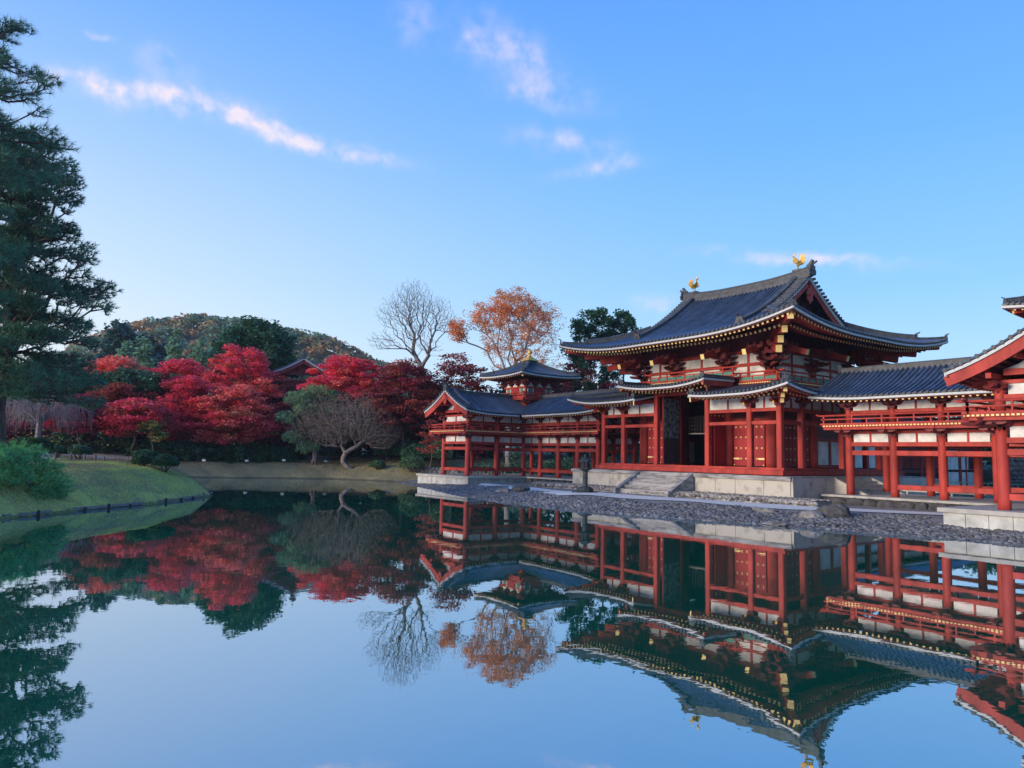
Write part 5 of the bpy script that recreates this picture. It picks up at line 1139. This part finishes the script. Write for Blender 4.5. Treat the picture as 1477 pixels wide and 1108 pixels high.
lst += [(-3.5,-31.6,.75,.6),(-4.0,-31.0,.7,.5),(-2.6,-32.4,1.5,.7),(-2.2,-33.2,1.6,.8)]
tfs = pads(lst, rngp, 1150, .5)
needle_tree('pine_tree', 'low bright green pine leaning over the water at the left edge', -6.4, -32.6, tfs, L_PINE2, .26, .016, 26, 73, rtip=.012, trunk=[np.array(p) for p in ((-6.6,-32.8,.9),(-6.0,-32.6,1.2),(-5.2,-32.3,1.1),(-4.4,-31.9,.9),(-3.9,-31.4,.8),(-3.6,-31.2,.75))], trunk_r=.13, spread=.95, up=.6)
gp = [(a + .6, b + .8, c - .5, r) for a, b, c, r in [(-44.2,-7.6,8.6,1.7),(-43.3,-6.0,9.3,1.8),(-42.6,-4.8,8.9,1.4),(-44.8,-8.6,6.6,1.3),(-44.2,-8.0,4.6,1.3),(-43.6,-7.0,7.6,1.5),(-42.6,-5.6,7.4,1.2),(-43.4,-6.9,3.6,1.3)]]
needle_tree('pine_tree', 'garden pine with cloud-like green pads before the gate building', -42.7, -5.2, pads(gp, rngp, 2200, .5), leafmat('grey_green_pine_needles', (.26, .40, .18), .15, (.13, .24, .11)), .3, .05, 12, 74, rtip=.016, trunk_r=.16)
# weeping cherry: arching limbs and hanging twigs
def weeping():
    rng = np.random.default_rng(9); x, y = -43.6, -29.6; z0 = hz(x, y)
    T = thing('weeping_cherry', 'leafless weeping cherry with grey-violet hanging twigs by the path at left', 'cherry tree', (x, y, z0)); P0, P1, A, B = [], [], [], []
    def seg(a, b, r0, r1): P0.append(a); P1.append(b); A.append(r0); B.append(r1)
    top = np.array([x, y, z0 + 2.6]); seg(np.array([x, y, z0 - .2]), top, .28, .2)
    for i in range(28):
        a = rng.uniform(0, 2*PI); L_ = rng.uniform(1.5, 4.2); zt = rng.uniform(4.0, 5.4); p = top.copy(); r = .10; k = 9; e = np.array([math.cos(a), math.sin(a), 0])
        for j in range(k):
            f = (j + 1) / k; q = np.array([x, y, z0]) + e * L_ * f ** .9 + np.array([0, 0, 2.6 + (zt - 2.6) * math.sin(min(1, f * 1.25) * PI / 2) - 2.2 * max(0, f - .6) ** 1.3]) + rng.normal(size=3) * .06
            seg(p, q, r, r * .8); r *= .8
            if j > 3:
                for _ in range(4):
                    s = q + rng.normal(size=3) * np.array([.25, .25, .1]); ln = rng.uniform(.4, 2.2) * min(1, (q[2] - z0) / 3.2)
                    m1 = s + np.array([rng.normal() * .12, rng.normal() * .12, -ln * .5]) + e * .1; m2 = m1 + np.array([rng.normal() * .08, rng.normal() * .08, -ln * .5]); seg(q, s, .014, .012); seg(s, m1, .012, .011); seg(m1, m2, .011, .007)
            p = q
    V, Fc = tubes(P0, P1, A, B, 4); npmesh('trunk', V, Fc, mat('violet_grey_twigs', (.22, .17, .17), .9, .3, 2), T)
    C = np.array([x, y, z0 + 1.3]) + rng.normal(size=(260, 3)) * np.array([2.4, 2.4, .35]); V, Fc = leaves(C, .16, rng); npmesh('yellow_leaves', V, Fc, L_YEL, T)
weeping()
tree('yellow_shrub', 'small shrub with yellow-green leaves among the red maples', -45.6, -20.3, [(0, 0, 4.7, 1.5, .6, 26), (.6, 0, 3.9, 1.0, .5, 12)], L_YEL, leaf=.18, per=60, flat=.3, clump=.5, seed=75, cat='shrub', lms=[(L_YEL, .5), (L_MG, .5)])
def shrub(name, label, x, y, rx, ry, rz, lm, seed, zc=None, n=7000, leaf=.10, cat='shrub', group=None, stems=True):
    rng = np.random.default_rng(seed); z0 = hz(x, y); zc = z0 + rz * .95 if zc is None else zc
    T = thing(name, label, cat, (x, y, z0), group); a = rng.normal(size=(n, 3)); a /= np.linalg.norm(a, axis=1, keepdims=True); a[:, 2] = np.where(a[:, 2] < -.35, -.35 + rng.uniform(0, .1, n), a[:, 2])
    bump = 1 + .06 * np.sin(a[:, :1] * 5 + seed) * np.cos(a[:, 1:2] * 6); C = np.array([x, y, zc]) + a * bump * np.array([rx, ry, rz]) * rng.uniform(.86, 1.0, (n, 1)); V, Fc = leaves(C, leaf, rng, flat=.3); npmesh('foliage', V, Fc, lm, T)
    if stems:
        P0 = [(x + rng.normal() * .05, y + rng.normal() * .05, z0 - .1)] * 5; P1 = [(x + math.cos(i*1.3) * rx * .5, y + math.sin(i*1.3) * ry * .5, zc - rz * .05) for i in range(5)]; V, Fc = tubes(P0, P1, [.05] * 5, [.03] * 5, 5); npmesh('stem', V, Fc, BARK, T)
    return T
L_BOX = leafmat('clipped_box_leaves', (.045, .115, .035), .1, (.02, .065, .025))
GS = 'clipped round shrubs on the grassy point'
shrub('clipped_shrub', 'clipped dark green cushion shrub, left front one of three on the grassy point', -13.75, -26.25, .55, .55, .38, L_BOX, 81, zc=1.95, group=GS)
shrub('clipped_shrub', 'clipped dark green cushion shrub, right front and largest of three on the grassy point', -13.3, -25.15, .78, .7, .46, L_BOX, 82, zc=1.88, n=9000, group=GS)
shrub('clipped_shrub', 'flat clipped green shrub behind the other two on the grassy point', -15.0, -25.9, .95, .7, .26, L_BOX, 83, zc=2.32, n=9000, group=GS)
shrub('clipped_shrub', 'small round clipped shrub beside the path, left of its wider neighbour', -29.8, -29.1, .62, .6, .42, L_BOX, 84, zc=2.32, group=GS)
shrub('clipped_shrub', 'wide round clipped shrub beside the path, behind the row of posts', -29.5, -27.8, 1.05, .9, .5, L_BOX, 85, zc=2.32, n=9000, group=GS)
shrub('clipped_shrub', 'round clipped shrub just behind the low bright pine', -17.2, -31.3, 1.3, 1.1, .55, L_BOX, 86, zc=2.6, n=9000, group=GS)
for i, (x, y, rx, rz, lb) in enumerate(((-33.6,1.2,1.5,.8,'dark green mounded shrub on the bank nearest the far wing platform'), (-35.6,2.6,1.8,1.1,'large dark green shrub behind the mounded one left of the far wing'), (-37.0,-.9,1.0,.5,'low mossy shrub at the waterline right of the grey cherry'),
        (-38.4,3.6,2.2,1.2,'broad dark bush under the brown-red maple'), (-41.5,2.6,2.2,1.1,'broad dark bush behind the grey cherry trunk'), (-45.6,-2.2,1.6,.8,'dark bush between the garden pine and the grey cherry'), (-34.0,4.6,1.5,1.4,'tall dark shrub behind the far wing gable'))):
    shrub('shrub', lb, x, y, rx, rx * .8, rz, L_DG if i % 2 else L_MG, 90 + i, n=3000, leaf=.16, group='loose shrubs left of the far wing')
def mass(name, label, boxes, lms, seed, leaf=.4, n=60, cat='undergrowth', flat=.8, cl=1.1):
    rng = np.random.default_rng(seed); C, mi = [], []
    for (xa, ya, xb, yb, wd, za, zb_, cnt) in boxes:
        f = rng.uniform(0, 1, cnt); o = rng.normal(size=cnt) * wd; dx, dy = xb - xa, yb - ya; L_ = math.hypot(dx, dy); xx = xa + dx * f - dy / L_ * o; yy = ya + dy * f + dx / L_ * o
        g = height(xx, yy); top = zb_ * (1 + .15 * np.sin(xx * .7 + yy * .9)); zz = g + za + (top - za) * rng.uniform(0, 1, cnt) ** .8
        c = np.repeat(np.stack([xx, yy, zz], 1), n, 0); a = rng.normal(size=(len(c), 3)); a /= np.linalg.norm(a, axis=1, keepdims=True); a *= rng.uniform(0, 1, (len(c), 1)) ** .5 * cl; C.append(c + a * np.array([1, 1, flat])); mi.append(np.repeat(rng.choice(len(lms), cnt), n))
    V, Fc = leaves(np.concatenate(C), leaf, rng); return tag(npmesh(name, V, Fc, lms, mi=np.concatenate(mi)), label, cat, kind='stuff')
mass('woodland', 'dark evergreen wood closing the view behind the maples on the far bank', [(-62, -48, -60, -20, 2.5, 0, 6.5, 230), (-60, -20, -56, -6, 2, 0, 6.0, 170), (-56, -6, -48, 6, 2.2, 0, 6.4, 180), (-58, -46, -55, -22, 1.2, 0, 2.6, 120), (-48, 5, -36, 12, 2.0, 0, 6.0, 170)], [L_DG, L_DG2, L_DRED], 101, leaf=.55, n=70, cat='wood')
mass('woodland', 'dark evergreen wood behind the hall and both wings', [(-38, 12, -34, 30, 2.5, 0, 8, 200), (-34, 32, -14, 38, 2.5, 0, 6.5, 220), (-14, 42, 12, 50, 2.5, 0, 5.0, 240), (12, 50, 40, 52, 2, 0, 5, 120)], [L_DG, L_DG2], 102, leaf=.5, n=70, cat='wood')
mass('hedge', 'dark low hedge along the path under the maples', [(-50.5, -22.5, -48.2, -12.5, .6, .1, 1.7, 170), (-52, -30, -51, -23, .5, .1, .9, 60), (-48.6, -20.5, -45.6, -6.5, .5, .0, 1.5, 230), (-48.2, -12.5, -46.6, -5, .6, .1, 1.6, 120)], [L_DG, L_BOX], 103, leaf=.22, n=90, cat='hedge', cl=.55)
mass('undergrowth', 'dark bushes on the slope seen through the far wing columns', [(-33, 13, -14, 22, 1.4, 0, 1.7, 150), (-30, 7, -25, 14, 1.0, 0, 1.0, 40)], [L_DG, L_MG, L_DG2], 104, leaf=.26, n=90, cl=.8)
# hill with its wood
HR = [(-262, -50, 6), (-266, -18, 16), (-263, 6, 33), (-262, 18, 42), (-261, 31, 45), (-245, 44, 43), (-222, 56, 37), (-213, 68, 29), (-200, 82, 20), (-185, 100, 11), (-170, 125, 7)]
def hill_h(x, y):
    x = np.asarray(x, float); y = np.asarray(y, float); b = np.zeros(x.shape)
    for (x0, y0, z0_), (x1, y1, z1_) in zip(HR[:-1], HR[1:]):
        ex, ey = x1 - x0, y1 - y0; t = np.clip(((x - x0) * ex + (y - y0) * ey) / (ex*ex + ey*ey), 0, 1); d = np.hypot(x - x0 - t*ex, y - y0 - t*ey); b = np.maximum(b, (z0_ + (z1_ - z0_) * t) * np.exp(-(d / 46) ** 2))
    return b + 3
hx, hy = np.meshgrid(np.linspace(-400, -95, 90), np.linspace(-150, 230, 100)); HZ = hill_h(hx, hy)
V = np.stack([hx, hy, HZ], -1).reshape(-1, 3); ii, jj = np.meshgrid(np.arange(89), np.arange(99)); a0 = (jj * 90 + ii).ravel()
tag(npmesh('hills', V, np.stack([a0, a0+1, a0+91, a0+90], 1), mat('hill_earth', (.07, .09, .05), .95, .4, .1), smooth=True), kind='structure')
rng = np.random.default_rng(110); n = 2600; x = rng.uniform(-285, -120, n); y = rng.uniform(-60, 140, n); z = hill_h(x, y); k = z > 5; x, y, z = x[k], y[k], z[k]
r_ = rng.uniform(2.2, 4.0, len(x)); C = np.repeat(np.stack([x, y, z + 2.2], 1), 70, 0); a = rng.normal(size=(len(C), 3)); a /= np.linalg.norm(a, axis=1, keepdims=True); a[:, 2] = np.abs(a[:, 2]); C += a * np.repeat(r_, 70)[:, None] * rng.uniform(.8, 1, (len(C), 1)) * np.array([1, 1, .95])
V, Fc = leaves(C, 1.25, rng); pick = (z > 29) & (np.sin(x * .06) + np.sin(y * .09 + 1) + rng.normal(size=len(x)) * .6 > .0); pick |= rng.random(len(x)) < .12; mi = np.where(pick, 1, np.where(rng.random(len(x)) < .45, 2, 0))
tag(npmesh('forest', V, Fc, [L_HILL, L_HOR, L_CED], mi=np.repeat(mi, 70)), 'mixed green and russet forest covering the far hill', 'forest', kind='stuff')

# ================================================================== GATE BUILDING, WALLS, SMALL THINGS
G = thing('gate_building', 'small dark red building with a tiled gable roof, rising among the maples', 'gate building', (-54.5, -3.5, 2.8))
away = Vector((-.811, .585, 0)); rt_ = Vector((.585, .811, 0)); ax_ = (away * 9 - rt_ * 2.6).normalized(); sd_ = Vector((-ax_.y, ax_.x, 0)); g0 = Vector((-52.0, -3.6, 0))
if sd_.dot(rt_) < 0: sd_ = -sd_
def gq(u, v, z): return g0 + ax_ * u + sd_ * v + Vector((0, 0, z))      # u back along the ridge, v to the right
gpr = lambda u: .36 * u + .05 * u * u
M().obox(gq(5.0, 0, 9.3), ax_, 4.2, 2.2, 1.7).build('upper_wall', DRR, G); M().obox(gq(5.2, 0, 5.2), ax_, 4.0, 2.0, 2.4).build('lower_wall', DARK, G)
for v in (-2.2, -.75, .75, 2.2): M().obox(gq(.72, v, 7.2), ax_, .11, .11, 4.0).build('column', DRR, G)
for u in (2.8, 5.0, 7.2): M().obox(gq(u, -2.25, 7.2), ax_, .11, .11, 4.0).build('column', DRR, G)
for z in (7.4, 8.3, 10.2, 10.9): M().obox(gq(.66, 0, z), sd_, 2.6, .08, .10).build('tie_beam', RED if z < 8 else DRR, G); M().obox(gq(5, -2.32, z), ax_, 4.4, .08, .10).build('tie_beam', DRR, G)
for v in (-1.45, 0, 1.45): M().obox(gq(.77, v, 9.3), sd_, .42, .03, .6).build('window', DARK, G)
rr_ = Roof(G, .1, .3, .075)
rr_.slope(gq(-.6, -3.3, 0), gq(10, -3.3, 0), sd_, 11.6, gpr, lambda a, L, u: .2 * max(0, 1 - min(a, L-a)/2.4)**2, lambda a, L: 3.3, K=5, tiers=((.1, 1.2, -.28),), und=1.5)
rr_.slope(gq(10, 3.3, 0), gq(-.6, 3.3, 0), -sd_, 11.6, gpr, lambda a, L, u: .2 * max(0, 1 - min(a, L-a)/2.4)**2, lambda a, L: 3.3, K=5, tiers=((.1, 1.2, -.28),), und=1.5, rafters=False)
rr_.finish(40); ridge(G, [gq(u, 0, 11.6 + gpr(3.3) + .2 * max(0, 1 - (u + .6) / 2.4) ** 2) for u in np.linspace(-.6, 10, 12)], .32, .36)
oni(G, gq(-.62, 0, 13.75), -ax_, 1.0)
M().prism([(-2.9, 11.55), (2.9, 11.55), (0, 13.1)], gq(.55, 0, 0), sd_, (0, 0, 1), ax_ * .1).build('gable_wall', DRR, G)
for s_ in (-1, 1):
    M().sweep([gq(-.55, s_ * (3.3 - u), 11.6 + gpr(u) + .2 - .13) for u in np.linspace(0, 3.3, 7)], [(-.05,-.09),(.05,-.09),(.05,.09),(-.05,.09)], side=ax_).build('white_verge_board', EAVE, G)
    M().sweep([gq(-.45, s_ * (3.3 - u), 11.6 + gpr(u) + .2 - .42) for u in np.linspace(0, 3.3, 7)], [(-.05,-.18),(.05,-.18),(.05,.18),(-.05,.18)], side=ax_).build('bargeboard', DRR, G)
d = Vector((.585, .811, 0)); nn = Vector((.811, -.585, 0))
# a grey tiled roof half hidden behind the red maples
t = thing('tiled_roof_house', 'pale grey roof of a house half hidden behind the red maples', 'house', (-64.5, -11.3, 4)); M().obox(Vector((-64.5, -11.3, 7.4)), d, 1.6, 2.0, 3.9).build('wall', WHITE, t)
M().prism([(-2.6, 11.1), (2.6, 11.1), (0, 12.4)], Vector((-64.5, -11.3, 0)) - d * 2, nn, (0, 0, 1), d * 4).build('roof', TILE2, t)
# dry-stone retaining walls
def stone_wall(label, a, b, z0, z1, seed):
    a = Vector((*a, 0)); b = Vector((*b, 0)); d_ = (b - a).normalized(); n_ = Vector((-d_.y, d_.x, 0)); L_ = (b - a).length; rng = np.random.default_rng(seed)
    T = thing('stone_wall', label, 'stone wall', ((a.x+b.x)/2, (a.y+b.y)/2, z0)); M().obox((a + b) / 2 + Vector((0, 0, (z0+z1)/2 - .1)) + n_*.3, d_, L_/2, .35, (z1-z0)/2).build('wall_core', RET, T)
    m = M(); z = z0
    while z < z1:
        h_ = rng.uniform(.28, .5); u = 0
        while u < L_: w_ = rng.uniform(.3, .75); p = a + d_ * (u + w_/2) + Vector((0, 0, z + h_/2)); blob(m, p, *( (w_*.52, .2, h_*.55) if abs(d_.x) > .7 else (.2, w_*.52, h_*.55)), rng); u += w_ * .97
        z += h_ * .95
    tag(m.build('wall_stones', RET, T), kind='stuff')
stone_wall('dark dry-stone retaining wall seen through the far wing columns', (-33, 15.5), (-11, 19.5), .3, 2.2, 1)
stone_wall('grey dry-stone wall at the back behind the near wing', (3.4, 39.5), (18, 39.5), .8, 3.1, 2)
stone_wall('low stone revetment on the bank just left of the far wing', (-37.6, .6), (-29.3, 3.6), .2, 1.3, 3)
st = thing('stone_slabs', 'pale upright stone slabs standing in shade left of the far wing', 'stone slabs', (-37.0, 5.6, 2))
for i in range(5): M().obox(Vector((-37.6 + .42*i, 5.0 + .5*i, 3.5 + .15*(i % 2))), (.6, .8), .24, .1, 1.2 - .1*(i % 3)).build('slab', RET, st)
# stakes and boards edging the grassy point
ed = thing('shore_edging', 'low plank edging held by dark stakes along the grassy point', 'edging', (-7, -27, 0))
pp = [Vector((a, b, 0)) for a, b in POND[:7]]; seq = []
for a, b in zip(pp[:-1], pp[1:]):
    k = max(1, int(round((b - a).length / .75)))
    for i in range(k): seq.append(a.lerp(b, i / k))
seq.append(pp[-1]); cen = Vector((-14, -30, 0))
for i, (a, b) in enumerate(zip(seq[:-1], seq[1:])):
    n_ = Vector(((b - a).y, -(b - a).x, 0)).normalized(); n_ = n_ if n_.dot(cen - a) < 0 else -n_
    M().bar(a + n_ * .05 + Vector((0, 0, .09)), b + n_ * .05 + Vector((0, 0, .09)), .05, .11).build('plank', WOODP, ed)
    if i % 2 == 0: M().box(a.x + n_.x*.11 - .05, a.x + n_.x*.11 + .05, a.y + n_.y*.11 - .05, a.y + n_.y*.11 + .05, -.25, .15 + .06*math.sin(i*7.3)).build('stake', DARK, ed)
for i, (x, y) in enumerate(((-20.2,-29.9),(-20.1,-29.1),(-21.0,-28.3),(-22.0,-27.6),(-22.9,-27.0),(-23.8,-26.4),(-24.8,-25.9),(-26.9,-25.2),(-19.6,-31.2),(-24.2,-28.0),(-25.6,-27.2))):
    z = hz(x, y); tag(M().lathe((x, y, z - .1), [(.07, 0), (.07, .5), (.05, .58)], 8).build('wooden_post', BARKD), 'short dark wooden post in the row on the lawn before the path', 'post', 'wooden posts beside the path')
for i, (x, y) in enumerate(((-46.9,-26.2),(-46.4,-18.9),(-46.0,-15.4),(-45.4,-11.4),(-44.5,-7.9),(-42.9,-4.0))):
    z = hz(x, y); L0 = thing('garden_light', 'small white floodlight box on the crest of the far bank', 'garden light', (x, y, z), 'floodlights on the far bank')
    M().cyl((x, y, z), (x, y, z + .2), .03, n=6).build('stake', DARK, L0); M().obox((x, y, z + .3), (.585, .811), .16, .1, .1).build('lamp_box', WHITE, L0)
for j, (y, lb) in enumerate(((.2, 'pale wooden low barrier under the far wing, left of the two'), (2.4, 'pale wooden low barrier under the far wing, right of the two'))):
    T = thing('low_barrier', lb, 'barrier', (-20.6, y, ZP)); M().box(-20.64, -20.56, y - .9, y + .9, 1.32, 1.42).build('top_rail', PALEW, T); M().box(-20.63, -20.57, y - .9, y + .9, 1.02, 1.1).build('bottom_rail', PALEW, T)
    for i in range(6): yy = y - .85 + .34 * i; M().box(-20.625, -20.575, yy - .05, yy + .05, .98, 1.32).build('slat', PALEW, T)
T = thing('low_barrier', 'long low pale rail along the back of the near wing platform', 'barrier', (15, 9.1, ZP)); M().box(9.2, 25, 9.08, 9.14, 1.12, 1.18).build('top_rail', PALEW, T)
for i in range(14): xx = 9.4 + 1.18 * i; M().box(xx - .04, xx + .04, 9.075, 9.145, .97, 1.12).build('post', PALEW, T)
T = thing('railing_fence', 'thin green metal railing behind the near wing, beside the grey wall', 'railing', (9, 15, .5))
for z in (1.05, 1.6): M().cyl((4, 16, z), (17, 16, z), .03, n=6).build('rail', GREEN, T)
for i in range(9): M().cyl((4 + 1.6*i, 16, .4), (4 + 1.6*i, 16, 1.62), .03, n=6).build('post', GREEN, T)

# grass blades and fallen leaves
rng = np.random.default_rng(120); n = 300000
x = rng.uniform(-30, 0, n); y = rng.uniform(-36, -21.5, n); sd_ = sdf(x, y); k = (sd_ > .25) & (sd_ < 9); x, y = x[k][:80000], y[k][:80000]
C = np.stack([x, y, height(x, y) - .01], 1); Dr = np.tile([0, 0, 1.0], (len(C), 1)); V, Fc = needles(C, Dr, .085, .022, 1, rng, .35)
L_GR = mat('grass_blades', (.42, .50, .12), .8, .5, .33, col2=(.27, .23, .14), island=(.6, 1.35), transl=.2, thr=(.42, .58)); tag(npmesh('grass', V, Fc, L_GR), 'short autumn grass covering the grassy point', 'grass', kind='stuff')
n = 260000; x = rng.uniform(-62, -28, n); y = rng.uniform(-30, 4, n); sd_ = sdf(x, y); k = (sd_ > .3) & (sd_ < 12) & ~((x > -36) & (y < -18)); x, y = x[k][:60000], y[k][:60000]
C = np.stack([x, y, height(x, y) - .01], 1); V, Fc = needles(C, np.tile([0, 0, 1.0], (len(C), 1)), .11, .035, 1, rng, .4)
tag(npmesh('grass', V, Fc, mat('dry_grass_blades', (.38, .33, .17), .85, .5, .8, col2=(.20, .18, .09), island=(.6, 1.3))), 'dry brownish grass on the far bank', 'grass', kind='stuff')
x = rng.uniform(-58, -38, 6000); y = rng.uniform(-28, 4, 6000); sd_ = sdf(x, y); k = (sd_ > 2) & (sd_ < 14); C = np.stack([x[k], y[k], height(x[k], y[k]) + .05], 1); V, Fc = leaves(C, .16, rng, flat=3)
tag(npmesh('fallen_leaves', V, Fc, [L_RUST, L_CRIM], mi=rng.integers(0, 2, len(C))), 'fallen red leaves scattered under the maples', 'leaves', kind='stuff')

# morning haze over the whole garden
hb_ = M().box(float(gx[0]) - 20, float(gx[-1]) + 20, float(gy[0]) - 20, float(gy[-1]) + 20, -3, 62)
hm = bpy.data.materials.new('haze'); hm.use_nodes = True; t = hm.node_tree; t.nodes.clear(); o_ = t.nodes.new('ShaderNodeOutputMaterial'); pv = t.nodes.new('ShaderNodeVolumePrincipled')
pv.inputs['Color'].default_value = (.80, .88, 1.0, 1); pv.inputs['Density'].default_value = .00024; pv.inputs['Anisotropy'].default_value = .2; t.links.new(pv.outputs[0], o_.inputs['Volume'])
tag(hb_.build('haze', hm), kind='stuff')
